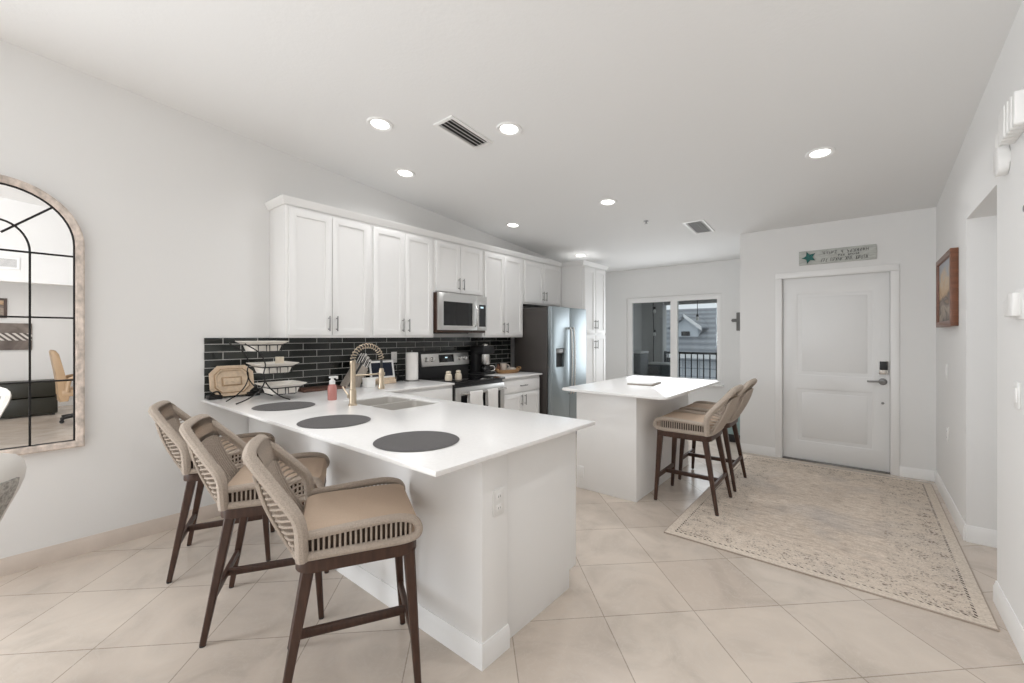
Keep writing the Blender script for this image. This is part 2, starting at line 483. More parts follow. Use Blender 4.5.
# ------------------------------------------------------------------ mesh helpers
class MB:
    def __init__(self):
        self.bm = bmesh.new()

    def _bevel(self, verts, b, seg):
        vs = set(verts)
        es = [e for e in self.bm.edges if e.verts[0] in vs and e.verts[1] in vs]
        bmesh.ops.bevel(self.bm, geom=es, offset=b, segments=seg, profile=0.5, affect='EDGES', clamp_overlap=True)

    def box(self, lo, hi, bevel=0.0, seg=2, rot=None, piv=None):
        x0, y0, z0 = [min(a, b) for a, b in zip(lo, hi)]
        x1, y1, z1 = [max(a, b) for a, b in zip(lo, hi)]
        tb = bmesh.new()
        v = [tb.verts.new(c) for c in ((x0, y0, z0), (x1, y0, z0), (x1, y1, z0), (x0, y1, z0), (x0, y0, z1), (x1, y0, z1), (x1, y1, z1), (x0, y1, z1))]
        for f in ((3, 2, 1, 0), (4, 5, 6, 7), (0, 1, 5, 4), (1, 2, 6, 5), (2, 3, 7, 6), (3, 0, 4, 7)):
            tb.faces.new([v[i] for i in f])
        if bevel:
            bmesh.ops.bevel(tb, geom=list(tb.edges), offset=bevel, segments=seg, profile=0.5, affect='EDGES', clamp_overlap=True)
        if rot is not None:
            c = Vector(piv if piv is not None else ((x0 + x1) / 2, (y0 + y1) / 2, (z0 + z1) / 2))
            for q in tb.verts:
                q.co = c + rot @ (q.co - c)
        self.merge(tb)
        return self

    def merge(self, tb):
        mp = {}
        for q in tb.verts:
            mp[q] = self.bm.verts.new(q.co)
        for f in tb.faces:
            try:
                self.bm.faces.new([mp[q] for q in f.verts])
            except ValueError:
                pass
        tb.free()

    def loft(self, rings, cap=True, closed=True):
        R = [[self.bm.verts.new(c) for c in r] for r in rings]
        n = len(R[0])
        for a, b in zip(R, R[1:]):
            for i in range(n if closed else n - 1):
                j = (i + 1) % n
                self.bm.faces.new((a[i], a[j], b[j], b[i]))
        if cap and closed:
            self.bm.faces.new(R[0][::-1])
            self.bm.faces.new(R[-1])
        return self

    def tube(self, pts, r, n=8, cap=True, closed=False, flat=1.0, up=None):
        pts = [Vector(p) for p in pts]
        rs = r if isinstance(r, (list, tuple)) else [r] * len(pts)
        m = len(pts)
        T = []
        for i in range(m):
            if closed:
                t = pts[(i + 1) % m] - pts[i - 1]
            else:
                t = pts[min(i + 1, m - 1)] - pts[max(i - 1, 0)]
            T.append(t.normalized())
        a = Vector(up) if up else Vector((0, 0, 1))
        if abs(T[0].dot(a)) > 0.95:
            a = Vector((1, 0, 0))
        nrm = (a - T[0] * a.dot(T[0])).normalized()
        rings = []
        for i in range(m):
            nrm = (nrm - T[i] * nrm.dot(T[i])).normalized()
            bi = T[i].cross(nrm)
            rings.append([pts[i] + nrm * (rs[i] * math.cos(2 * PI * k / n)) + bi * (rs[i] * flat * math.sin(2 * PI * k / n)) for k in range(n)])
        if closed:
            rings.append(rings[0])
            R = [[self.bm.verts.new(c) for c in q] for q in rings[:-1]]
            for i in range(m):
                A, B = R[i], R[(i + 1) % m]
                # align rotation of last ring
                for k in range(n):
                    self.bm.faces.new((A[k], A[(k + 1) % n], B[(k + 1) % n], B[k]))
        else:
            self.loft(rings, cap)
        return self

    def cyl(self, p0, p1, r0, r1=None, n=20):
        return self.tube([p0, p1], [r0, r0 if r1 is None else r1], n)

    def bar(self, p0, p1, w0, w1, d0=None, d1=None, up=(1, 0, 0)):
        """tapered rectangular bar"""
        p0, p1 = Vector(p0), Vector(p1)
        t = (p1 - p0).normalized()
        a = Vector(up)
        u = (a - t * a.dot(t)).normalized()
        v = t.cross(u)
        rings = []
        for p, ww, dd in ((p0, w0, d0 or w0), (p1, w1, d1 or w1)):
            c = 0.28
            pr = []
            for su, sv in ((1, -1), (1, 1), (-1, 1), (-1, -1)):
                pu, pv = su * ww / 2, sv * dd / 2
                if su * sv < 0:
                    pr += [p + u * pu * (1 - c) + v * pv, p + u * pu + v * pv * (1 - c)] if False else [p + u * (pu - su * c * ww / 2) + v * pv, p + u * pu + v * (pv - sv * c * dd / 2)]
                else:
                    pr += [p + u * pu + v * (pv - sv * c * dd / 2), p + u * (pu - su * c * ww / 2) + v * pv]
            rings.append(pr)
        return self.loft(rings)

    def lathe(self, prof, c, n=28, axis='z'):
        """prof = [(r, h)] closed at ends when r == 0"""
        c = Vector(c)
        rings = []
        for r, h in prof:
            r = max(r, 1e-5)
            ring = []
            for k in range(n):
                a = 2 * PI * k / n
                ca, sa = r * math.cos(a), r * math.sin(a)
                ring.append(c + Vector({'z': (ca, sa, h), 'x': (h, ca, sa), 'y': (sa, h, ca)}[axis]))
            rings.append(ring)
        return self.loft(rings)

    def prism(self, poly, a, b, axis='z', bevel=0.0):
        """extrude polygon; axis z: poly (x,y); axis x: poly (y,z); axis y: poly (z,x)"""
        def P(p, h):
            return {'z': (p[0], p[1], h), 'x': (h, p[0], p[1]), 'y': (p[1], h, p[0])}[axis]
        tb = bmesh.new()
        A = [tb.verts.new(P(p, a)) for p in poly]
        B = [tb.verts.new(P(p, b)) for p in poly]
        n = len(poly)
        tb.faces.new(A[::-1])
        tb.faces.new(B)
        for i in range(n):
            tb.faces.new((A[i], A[(i + 1) % n], B[(i + 1) % n], B[i]))
        if bevel:
            es = [e for f in list(tb.faces)[:2] for e in f.edges]
            bmesh.ops.bevel(tb, geom=es, offset=bevel, segments=2, profile=0.5, affect='EDGES', clamp_overlap=True)
        bmesh.ops.recalc_face_normals(tb, faces=tb.faces)
        self.merge(tb)
        return self

    def slab(self, us, vs, holes, h0, h1, axis='z', bevel=0.0):
        """slab over a grid of breakpoints with cells left out; axis as in prism"""
        def P(u, v, h):
            return {'z': (u, v, h), 'x': (h, u, v), 'y': (v, h, u)}[axis]
        tb = bmesh.new()
        V = {}

        def gv(i, j, k):
            if (i, j, k) not in V:
                V[(i, j, k)] = tb.verts.new(P(us[i], vs[j], (h0, h1)[k]))
            return V[(i, j, k)]
        nu, nv = len(us) - 1, len(vs) - 1

        def solid(i, j):
            return 0 <= i < nu and 0 <= j < nv and (i, j) not in holes
        for i in range(nu):
            for j in range(nv):
                if not solid(i, j):
                    continue
                q = [(i, j), (i + 1, j), (i + 1, j + 1), (i, j + 1)]
                tb.faces.new([gv(a, b, 1) for a, b in q])
                tb.faces.new([gv(a, b, 0) for a, b in q[::-1]])
                for (di, dj), (a, b) in (((0, -1), (q[0], q[1])), ((1, 0), (q[1], q[2])), ((0, 1), (q[2], q[3])), ((-1, 0), (q[3], q[0]))):
                    if not solid(i + di, j + dj):
                        tb.faces.new((gv(*a, 0), gv(*b, 0), gv(*b, 1), gv(*a, 1)))
        bmesh.ops.recalc_face_normals(tb, faces=tb.faces)
        bmesh.ops.dissolve_limit(tb, angle_limit=0.01, verts=tb.verts, edges=tb.edges)
        if bevel:
            es = [e for e in tb.edges if len(e.link_faces) == 2 and e.calc_face_angle(0) > 0.5]
            bmesh.ops.bevel(tb, geom=es, offset=bevel, segments=2, profile=0.5, affect='EDGES', clamp_overlap=True)
        self.merge(tb)
        return self

    def build(self, name, material, parent=None, smooth=True, origin=None, mats=None):
        bm = self.bm
        bmesh.ops.recalc_face_normals(bm, faces=bm.faces)
        if parent is not None:
            mw = world_of(parent).inverted()
            bm.transform(mw)
            off = Vector((0, 0, 0))
        else:
            off = Vector(origin) if origin is not None else Vector((0, 0, 0))
            if origin is None and self.auto_origin:
                xs = [v.co for v in bm.verts]
                off = Vector(((min(c.x for c in xs) + max(c.x for c in xs)) / 2, (min(c.y for c in xs) + max(c.y for c in xs)) / 2, min(c.z for c in xs)))
            bm.transform(Matrix.Translation(-off))
        me = bpy.data.meshes.new(name)
        bm.to_mesh(me)
        bm.free()
        me.materials.append(material)
        if smooth:
            me.shade_smooth()
            me.set_sharp_from_angle(angle=math.radians(35))
        o = bpy.data.objects.new(name, me)
        o.location = off
        COL.objects.link(o)
        if parent is not None:
            o.parent = parent
        return o
    auto_origin = True


def world_of(o):
    m = Matrix.LocRotScale(o.location, o.rotation_euler, o.scale)
    return world_of(o.parent) @ m if o.parent else m


def tag(o, label, cat, group=None, kind=None):
    o['label'] = label
    o['category'] = cat
    if group:
        o['group'] = group
    if kind:
        o['kind'] = kind
    return o


def thing(name, label, cat, loc=(0, 0, 0), rz=0.0, group=None):
    o = bpy.data.objects.new(name, None)
    o.empty_display_size = 0.05
    o.location = loc
    o.rotation_euler = (0, 0, rz)
    COL.objects.link(o)
    return tag(o, label, cat, group)


def struct(mb, name, m, parent=None, label=None):
    mb.auto_origin = False
    o = mb.build(name, m, parent)
    if parent is None:
        o['kind'] = 'structure'
        o['label'] = label or name.replace('_', ' ')
        o['category'] = name.split('_')[0]
    return o


def kids(o):
    return [c for c in bpy.data.objects if c.parent == o]


def copy_tree(o, parent=None):
    c = o.copy()
    COL.objects.link(c)
    if parent is not None:
        c.parent = parent
    for ch in kids(o):
        copy_tree(ch, c)
    return c


def smooth_path(pts, k=6):
    """Catmull-Rom through pts"""
    P = [Vector(p) for p in pts]
    P = [2 * P[0] - P[1]] + P + [2 * P[-1] - P[-2]]
    out = []
    for i in range(1, len(P) - 2):
        for s in range(k):
            t = s / k
            a, b, c, d = P[i - 1], P[i], P[i + 1], P[i + 2]
            out.append(0.5 * ((2 * b) + (c - a) * t + (2 * a - 5 * b + 4 * c - d) * t * t + (3 * b - a - 3 * c + d) * t ** 3))
    out.append(P[-2])
    return out


def rrect(x0, y0, x1, y1, r, n=6):
    out = []
    for cx, cy, a0 in ((x1 - r, y1 - r, 0), (x0 + r, y1 - r, 90), (x0 + r, y0 + r, 180), (x1 - r, y0 + r, 270)):
        for k in range(n + 1):
            a = math.radians(a0 + 90 * k / n)
            out.append((cx + r * math.cos(a), cy + r * math.sin(a)))
    return out


def resample(path, n):
    L = [0]
    for a, b in zip(path, path[1:]):
        L.append(L[-1] + (b - a).length)
    out = []
    j = 0
    for i in range(n):
        s = L[-1] * i / (n - 1)
        while j < len(L) - 2 and L[j + 1] < s:
            j += 1
        t = (s - L[j]) / max(1e-9, L[j + 1] - L[j])
        out.append(path[j].lerp(path[j + 1], t))
    return out


# ------------------------------------------------------------------ the room
WX = -3.84      # kitchen wall
RX = 0.54       # right wall
DY = 5.70       # entry door wall
BY = 6.90       # back wall
PXW = -1.142    # return wall

struct(MB().box((-4.0, -4.2, -0.12), (4.9, 7.02, 0.0)), 'floor', M['floor'], label='beige stone tile floor laid diagonally')


def wall_top(mb, extra=0.03):
    for v in mb.bm.verts:
        if v.co.z > 3.4:
            v.co.z = cz(v.co.y) + extra
    return mb


def ceil_panel(x0, x1, y0, y1):
    mb = MB()
    mb.prism([(y0, cz(y0)), (y1, cz(y1)), (y1, cz(y1) + 0.12), (y0, cz(y0) + 0.12)], x0, x1, 'x')
    return mb


struct(ceil_panel(WX - 0.14, RX + 0.14, -4.14, BY + 0.14), 'ceiling', M['ceil'], label='white gently sloping ceiling')
struct(wall_top(MB().slab([-4.14, -3.6, -0.8, BY + 0.14], [0, 0.12, 2.4, 3.5], {(1, 1)}, WX - 0.14, WX, 'x')), 'wall_left', M['wall'], label='long white kitchen wall')
# right wall: opening to a side hall (y 3.24..4.03) and wide opening to the den (y -3.4..2.2)
struct(wall_top(MB().slab([-4.14, -3.4, 2.25, 3.32, 4.175, DY + 0.14], [0, 2.07, 2.18, 3.5], {(1, 0), (3, 0), (3, 1)}, RX, RX + 0.15, 'x')), 'wall_right', M['wall'], label='white right wall with openings')
# back wall with the window (z, x order for axis y)
struct(wall_top(MB().slab([0, 0.66, 2.04, 3.5], [WX, -3.14, -1.63, PXW], {(1, 1)}, BY, BY + 0.14, 'y')), 'wall_back', M['wall'], label='white back wall with the balcony window')
struct(wall_top(MB().slab([0, 2.05, 3.5], [PXW, -0.72, 0.225, RX], {(0, 1)}, DY, DY + 0.14, 'y')), 'wall_entry', M['wall'], label='white wall around the entry door')
struct(wall_top(MB().box((PXW, DY + 0.14, 0), (PXW + 0.12, BY + 0.14, 3.5))), 'wall_return', M['wall'], label='white return wall beside the window nook')
struct(wall_top(MB().slab([0, 2.45, 3.5], [WX, -3.5, 0.0, RX], {(0, 1)}, -4.14, -4.0, 'y')), 'wall_rear', M['wall'], label='white rear wall of the living room')
# den
struct(MB().box((RX + 0.15, -4.0, 2.40), (4.85, 2.35, 2.5)), 'ceiling_den', M['ceil'], label='flat white den ceiling')
struct(MB().box((4.70, -4.0, 0), (4.85, 2.35, 2.40)), 'wall_den', M['wall'], label='white far wall of the den')
struct(MB().box((RX + 0.15, 2.25, 0), (4.70, 2.35, 2.40)), 'wall_den_side', M['wall'], label='white side wall of the den')
struct(MB().slab([0, 0.6, 2.1, 2.40], [RX + 0.15, 1.4, 3.8, 4.70], {(1, 1)}, -4.14, -4.0, 'y'), 'wall_den_rear', M['wall'], label='white rear wall of the den')
# side hall behind the opening in the right wall
struct(MB().box((RX + 0.15, 4.22, 0), (1.9, 4.32, 2.45)), 'wall_hall', M['wall'], label='white end wall of the side hall')
struct(MB().box((1.8, 2.35, 0), (1.9, 4.22, 2.45)), 'wall_hall_side', M['wall'], label='white long wall of the side hall')
struct(MB().box((RX + 0.15, 2.35, 2.40), (1.9, 4.32, 2.5)), 'ceiling_hall', M['ceil'], label='flat white hall ceiling')


def base_run(name, a, b, nrm, h=0.10, t=0.014, m='trim'):
    """baseboard from a to b (xy), sticking out along nrm"""
    a, b, nrm = Vector((*a, 0)), Vector((*b, 0)), Vector((*nrm, 0))
    prof = [(0, 0), (t, 0), (t, h * 0.72), (t * 0.6, h * 0.86), (t * 0.35, h), (0, h)]
    mb = MB()
    mb.loft([[p + nrm * u + Vector((0, 0, v)) for u, v in prof] for p in (a, b)])
    struct(mb, name, M[m], label=name.replace('_', ' ') + (' board, white' if m == 'trim' else ' board, beige'))


base_run('baseboard_left', (WX, -4.0), (WX, 1.26), (1, 0), m='trim_beige')
base_run('baseboard_right', (RX, 4.175), (RX, DY), (-1, 0), 0.11)
base_run('baseboard_right_near', (RX, 2.25), (RX, 3.32), (-1, 0), 0.11)
base_run('baseboard_jamb', (RX, 4.175), (RX + 0.14, 4.175), (0, -1), 0.11)
base_run('baseboard_hall', (RX + 0.17, 4.22), (1.8, 4.22), (0, -1), 0.11)
base_run('baseboard_entry_left', (PXW, DY), (-0.775, DY), (0, -1))
base_run('baseboard_entry_right', (0.28, DY), (RX, DY), (0, -1))
base_run('baseboard_return', (PXW, DY), (PXW, BY), (-1, 0))
base_run('baseboard_back', (-3.1, BY), (PXW, BY), (0, -1))
base_run('baseboard_den', (4.70, -4.0), (4.70, 2.25), (-1, 0))

# backsplash tile field
struct(MB().box((WX, 0.986, 0.914), (WX + 0.010, 4.60, 1.374)), 'wall_backsplash', M['splash'], label='glossy black subway tile backsplash')
struct(MB().box((WX, 4.60, 0.914), (WX + 0.013, 4.625, 1.374)), 'trim_1', M['grout_white'], label='pale edge strip at the end of the backsplash')

# ------------------------------------------------------------------ entry door (door_1) and its casing
d = MB().slab([0.012, 0.22, 0.80, 0.96, 1.86, 2.04], [-0.706, -0.57, 0.075, 0.211], {(1, 1), (3, 1)}, DY + 0.035, DY + 0.075, 'y', 0.004)
for z0, z1 in ((0.22, 0.80), (0.96, 1.86)):
    d.box((-0.585, DY + 0.042, z0 - 0.015), (0.09, DY + 0.07, z1 + 0.015))
    d.box((-0.525, DY + 0.0375, z0 + 0.04), (0.035, DY + 0.06, z1 - 0.04), 0.004)
door = struct(d, 'door_1', M['door'], label='white two panel entry door')
k = MB().box((0.127, DY + 0.010, 1.000), (0.199, DY + 0.036, 1.135), 0.006).build('keypad_lock', M['steel2'], door)
k['label'] = 'dark and silver keypad lock'
MB().box((0.131, DY + 0.005, 1.045), (0.195, DY + 0.012, 1.131), 0.003).build('keypad_cover', M['rubber'], k)
h = MB().lathe([(0, -0.0), (0.034, 0.0), (0.034, -0.010), (0.028, -0.016), (0.013, -0.018), (0.012, -0.05), (0, -0.05)], (0.158, DY + 0.035, 0.925), 24, 'y')
h.tube(smooth_path([(0.158, DY - 0.010, 0.925), (0.11, DY - 0.012, 0.927), (0.06, DY - 0.010, 0.925), (0.035, DY - 0.005, 0.924)]), 0.0095, 10)
h.build('lever_handle', M['nickel'], door)
MB().lathe([(0, 0), (0.013, 0), (0.012, -0.008), (0, -0.010)], (0.157, DY + 0.035, 0.705), 16, 'y').build('door_latch', M['nickel'], door)
c = MB()
for x0, x1 in ((-0.775, -0.712), (0.217, 0.28)):
    c.box((x0, DY - 0.016, 0), (x1, DY, 2.044), 0.003)
c.box((-0.775, DY - 0.016, 2.045), (0.28, DY, 2.108), 0.003)
for x0, x1 in ((-0.72, -0.708), (0.213, 0.225)):
    c.box((x0, DY + 0.001, 0), (x1, DY + 0.13, 2.039))
c.box((-0.72, DY + 0.001, 2.04), (0.225, DY + 0.13, 2.052))
struct(c, 'trim_2', M['trim'], label='white casing around the entry door')
struct(MB().box((-0.708, DY + 0.0, 0.0), (0.213, DY + 0.10, 0.012), 0.002), 'trim_3', M['nickel'], label='metal threshold under the entry door')
struct(MB().box((-0.80, DY + 0.16, 0), (0.30, DY + 0.20, 2.3)), 'wall_outside_door', M['wall'], label='wall beyond the entry door')

# ------------------------------------------------------------------ balcony window (window_1)
wf = MB().slab([0.66, 0.73, 1.955, 2.04], [-3.14, -3.05, -2.40, -2.29, -1.70, -1.63], {(1, 1), (1, 3)}, BY + 0.02, BY + 0.09, 'y', 0.004)
win = struct(wf, 'window_1', M['trim'], label='white framed two pane window onto the balcony')
for x0, x1 in ((-3.06, -2.39), (-2.30, -1.69)):
    MB().box((x0, BY + 0.052, 0.72), (x1, BY + 0.058, 1.965)).build('pane', M['glass'], win)
MB().box((-3.17, BY - 0.07, 0.635), (-1.60, BY + 0.02, 0.662), 0.004).build('window_sill', M['trim'], win)

# ------------------------------------------------------------------ cabinets
def shaker(x, y0, y1, z0, z1, t=0.02, s=0.058):
    """door leaf whose face points to +x, back at x"""
    mb = MB()
    mb.slab([y0, y0 + s, y1 - s, y1], [z0, z0 + s, z1 - s, z1], {(1, 1)}, x, x + t, 'x', 0.0015)
    mb.box((x + 0.002, y0 + s - 0.004, z0 + s - 0.004), (x + t - 0.009, y1 - s + 0.004, z1 - s + 0.004))
    return mb


def pull(x, y, z0, z1, horiz=False):
    mb = MB()
    if horiz:
        mb.cyl((x + 0.028, z0, y), (x + 0.028, z1, y), 0.0055, n=10)
        for q in (z0 + 0.018, z1 - 0.018):
            mb.cyl((x, q, y), (x + 0.028, q, y), 0.0045, n=8)
    else:
        mb.cyl((x + 0.028, y, z0), (x + 0.028, y, z1), 0.0055, n=10)
        for q in (z0 + 0.018, z1 - 0.018):
            mb.cyl((x, y, q), (x + 0.028, y, q), 0.0045, n=8)
    return mb


UX = WX + 0.305   # upper cabinet face


def cabinet(name, label, y0, y1, z0, z1, xf, doors, drawers=(), toe=0.0, group=None, crown=False, crown_ends=(False, False)):
    t = thing(name, label, 'cabinet', ((WX + xf) / 2, (y0 + y1) / 2, z0), 0, group)
    mb = MB()
    if toe:
        mb.box((WX + 0.012, y0, z0 + toe), (xf, y1, z1), 0.001)
        mb.box((WX + 0.012, y0 + 0.002, z0), (xf - 0.07, y1 - 0.002, z0 + toe))
    else:
        mb.box((WX + 0.003, y0, z0), (xf, y1, z1), 0.001)
    mb.build('carcass', M['cab'], t)
    for (a, b, c, e, side, hz) in doors:
        dd = shaker(xf, a, b, c, e).build('door', M['cab'], t)
        hy = b - 0.032 if side == 'r' else a + 0.032
        pull(xf + 0.02, hy, hz, hz + 0.13).build('handle', M['nickel'], dd)
    for (a, b, c, e) in drawers:
        dd = MB().box((xf, a, c), (xf + 0.02, b, e), 0.002).build('drawer', M['cab'], t)
        m = (a + b) / 2
        pull(xf + 0.02, (c + e) / 2, m - 0.065, m + 0.065, True).build('handle', M['nickel'], dd)
    return t


UG = 'white upper cabinets on the kitchen wall'
Y = [1.447, 2.203, 2.955, 3.715, 4.497, 5.44]
U = []


def pair(y0, y1, z0, z1, hz, g=0.022):
    m = (y0 + y1) / 2
    return [(y0 + g, m - 0.003, z0, z1, 'r', hz), (m + 0.003, y1 - g, z0, z1, 'l', hz)]


U.append(cabinet('upper_cabinet', 'white tall two door upper cabinet at the open left end of the row', Y[0], Y[1], 1.374, 2.44, UX, pair(Y[0], Y[1], 1.395, 2.415, 1.43), group=UG))
U.append(cabinet('upper_cabinet', 'white tall two door upper cabinet just left of the microwave', Y[1], Y[2], 1.374, 2.44, UX, pair(Y[1], Y[2], 1.395, 2.415, 1.43), group=UG))
U.append(cabinet('upper_cabinet', 'white short two door upper cabinet directly above the microwave', Y[2], Y[3], 1.86, 2.44, UX, pair(Y[2], Y[3], 1.875, 2.415, 1.91), group=UG))
U.append(cabinet('upper_cabinet', 'white tall two door upper cabinet between microwave and refrigerator', Y[3], Y[4], 1.374, 2.44, UX, pair(Y[3], Y[4], 1.395, 2.415, 1.43), group=UG))
U.append(cabinet('upper_cabinet', 'white short two door cabinet above the steel refrigerator', Y[4], Y[5], 1.83, 2.44, UX, pair(Y[4], Y[5], 1.85, 2.415, 1.89), group=UG))
PF = -3.16
pantry = cabinet('pantry_cabinet', 'white floor to ceiling pantry cabinet right of the refrigerator', Y[5], 6.14, 0.0, 2.44, PF,
                 pair(Y[5], 6.14, 1.435, 2.415, 1.50) + pair(Y[5], 6.14, 0.12, 1.405, 1.20), toe=0.1)
# crown moulding runs along the tops
cp = [(0, 0), (0.014, 0), (0.019, 0.012), (0.036, 0.042), (0.040, 0.055), (0, 0.055)]


def crown_mesh(path):
    mb = MB()
    rings = []
    for i, p in enumerate(path):
        p = Vector((*p, 0))
        ns = []
        for a, b in ((i - 1, i), (i, i + 1)):
            if 0 <= a and b < len(path):
                t = (Vector((*path[b], 0)) - Vector((*path[a], 0))).normalized()
                ns.append(Vector((-t.y, t.x, 0)) * -1)
        n = ns[0] if len(ns) == 1 else (ns[0] + ns[1]) / (1 + ns[0].dot(ns[1]))
        rings.append([p + n * u + Vector((0, 0, 2.44 + v)) for u, v in cp])
    mb.loft(rings)
    return mb


cm = crown_mesh([(WX, Y[0]), (UX + 0.004, Y[0]), (UX + 0.004, Y[5]), (PF + 0.004, Y[5]), (PF + 0.004, 6.14), (WX, 6.14)])
tag(cm.build('crown_moulding', M['cab']), 'white crown moulding along the tops of the upper cabinets', 'moulding')

# base cabinets
BF = -3.225
cabinet('base_cabinet', 'white base cabinet between the sink corner and the range', 2.14, 2.945, 0.0, 0.894, BF, pair(2.14, 2.945, 0.12, 0.70, 0.55), [(2.165, 2.92, 0.715, 0.865)], toe=0.1)
cabinet('base_cabinet', 'white base cabinet with drawer between range and refrigerator', 3.712, 4.45, 0.0, 0.894, BF, pair(3.712, 4.45, 0.12, 0.70, 0.55), [(3.735, 4.43, 0.715, 0.865)], toe=0.1)

# ------------------------------------------------------------------ peninsula and worktops
pen = thing('peninsula', 'white kitchen peninsula base with panelled end beside the bar stools', 'kitchen counter', (-2.5, 1.65, 0))
MB().box((WX + 0.012, 1.285, 0), (-1.225, 1.45, 0.894), 0.002).build('bar_wall', M['trim'], pen)
bb = MB()
prof = [(0, 0), (0.014, 0), (0.014, 0.075), (0.009, 0.09), (0.005, 0.10), (0, 0.10)]
pts = [((WX + 0.016, 1.285), (0, -1)), ((-1.225, 1.285), (1, -1)), ((-1.225, 1.45), (1, 0))]
bb.loft([[Vector((x + nx * u, y + ny * u, v)) for u, v in prof] for (x, y), (nx, ny) in pts])
bb.build('skirting', M['trim'], pen)
cc = MB().slab([1.45, 2.00, 2.07], [0.0, 0.1, 0.894], {(1, 0)}, -1.263, -1.245, 'x', 0.001)
cc.build('end_panel', M['cab'], pen)
cb = MB().box((-3.22, 1.45, 0.1), (-2.99, 2.05, 0.894))
cb.box((-2.26, 1.45, 0.1), (-1.263, 2.05, 0.894))
cb.box((-2.99, 1.45, 0.1), (-2.26, 2.05, 0.62))
cb.box((-3.22, 1.45, 0.0), (-1.263, 1.99, 0.1))
cb.build('carcass', M['cab'], pen)
for a, b in ((-3.18, -2.56), (-2.55, -1.92), (-1.91, -1.29)):
    MB().slab([0.12, 0.18, 0.80, 0.86], [a, a + 0.06, b - 0.06, b], {(1, 1)}, 2.05, 2.07, 'y', 0.0015).box((a + 0.05, 2.052, 0.17), (b - 0.05, 2.06, 0.81)).build('door', M['cab'], pen)

top = MB().slab([WX + 0.011, -3.19, -2.93, -2.63, -2.60, -2.31, -1.145], [0.968, 1.60, 2.0, 2.11, 2.945],
                {(2, 1), (3, 1), (4, 1)} | {(i, 3) for i in range(1, 6)}, 0.894, 0.914, 'z', 0.003)
tag(top.build('countertop', M['quartz']), 'white L shaped quartz countertop with sink and three round placemats', 'countertop')
top2 = MB().box((WX + 0.011, 3.708, 0.894), (-3.175, 4.455, 0.914), 0.004)
tag(top2.build('countertop', M['quartz']), 'short white quartz countertop right of the range, holding the coffee maker', 'countertop')

# sink
sink = thing('kitchen_sink', 'double bowl stainless steel undermount sink in the peninsula', 'sink', (-2.62, 1.79, 0.68))
for x0, x1 in ((-2.927, -2.615), (-2.6145, -2.313)):
    mb = MB()
    outer = rrect(x0, 1.603, x1, 1.997, 0.03)
    inner = rrect(x0 + 0.012, 1.608, x1 - 0.012, 1.992, 0.04)
    mb.loft([[(x, y, z) for x, y in q] for q, z in ((inner, 0.905), (outer, 0.9055), (outer, 0.75), (outer, 0.74), (inner, 0.75), (inner, 0.905))], cap=False)
    r0, r1 = [(x, y, 0.74) for x, y in outer], [(x, y, 0.75) for x, y in inner]
    mb.bm.faces.new([mb.bm.verts.new(c) for c in r0[::-1]])
    mb.bm.faces.new([mb.bm.verts.new(c) for c in r1])
    bo = mb.build('bowl', M['sinksteel'], sink)
    MB().lathe([(0, 0.0), (0.04, 0.0), (0.04, 0.004), (0.03, 0.003), (0.0, 0.002)], ((x0 + x1) / 2, 1.80, 0.750)).build('drain', M['nickel'], bo)

# faucet
fx, fy = -2.695, 1.545
fa = thing('faucet', 'champagne brass spring neck kitchen faucet behind the sink', 'faucet', (fx, fy, 0.914))
MB().lathe([(0, 0.914), (0.030, 0.914), (0.030, 0.92), (0.024, 0.925), (0.0235, 1.02), (0.018, 1.025), (0.018, 1.19), (0.020, 1.195), (0.020, 1.215), (0, 1.215)], (fx, fy, 0)).build('column', M['brass'], fa)
arc = []
for kk in range(41):
    a = PI * kk / 40
    arc.append(Vector((fx, fy + 0.112 - 0.112 * math.cos(a), 1.215 + 0.105 * math.sin(a))))
MB().tube(arc + [Vector((fx, fy + 0.224, 1.15))], 0.009, 10).build('hose', M['rubber'], fa)
coil = []
NT = 17
for kk in range(NT * 12 + 1):
    s = kk / (NT * 12)
    a = PI * s
    c0 = Vector((fx, fy + 0.112 - 0.112 * math.cos(a), 1.215 + 0.105 * math.sin(a)))
    n1 = Vector((0, -math.cos(a), math.sin(a)))
    ph = 2 * PI * NT * s
    coil.append(c0 + n1 * (0.0165 * math.cos(ph)) + Vector((1, 0, 0)) * (0.0165 * math.sin(ph)))
MB().tube(coil, 0.0032, 6).build('spring', M['brass'], fa)
MB().lathe([(0, 1.005), (0.025, 1.005), (0.026, 1.02), (0.019, 1.04), (0.018, 1.14), (0.013, 1.155), (0, 1.155)], (fx, fy + 0.224, 0)).build('spray_head', M['brass'], fa)
ha = MB().cyl((fx, fy, 1.115), (fx, fy + 0.21, 1.115), 0.0065, n=10)
ha.lathe([(0.0195, 1.105), (0.025, 1.105), (0.025, 1.125), (0.0195, 1.125)], (fx, fy + 0.224, 0), 20)
ha.build('holder_arm', M['brass'], fa)
lv = MB().cyl((fx, fy, 0.965), (fx - 0.055, fy, 0.968), 0.015, 0.013, 14)
lv.tube([(fx - 0.045, fy, 0.968), (fx - 0.075, fy - 0.01, 1.0), (fx - 0.10, fy - 0.02, 1.035)], 0.006, 8)
lv.build('lever', M['brass'], fa)

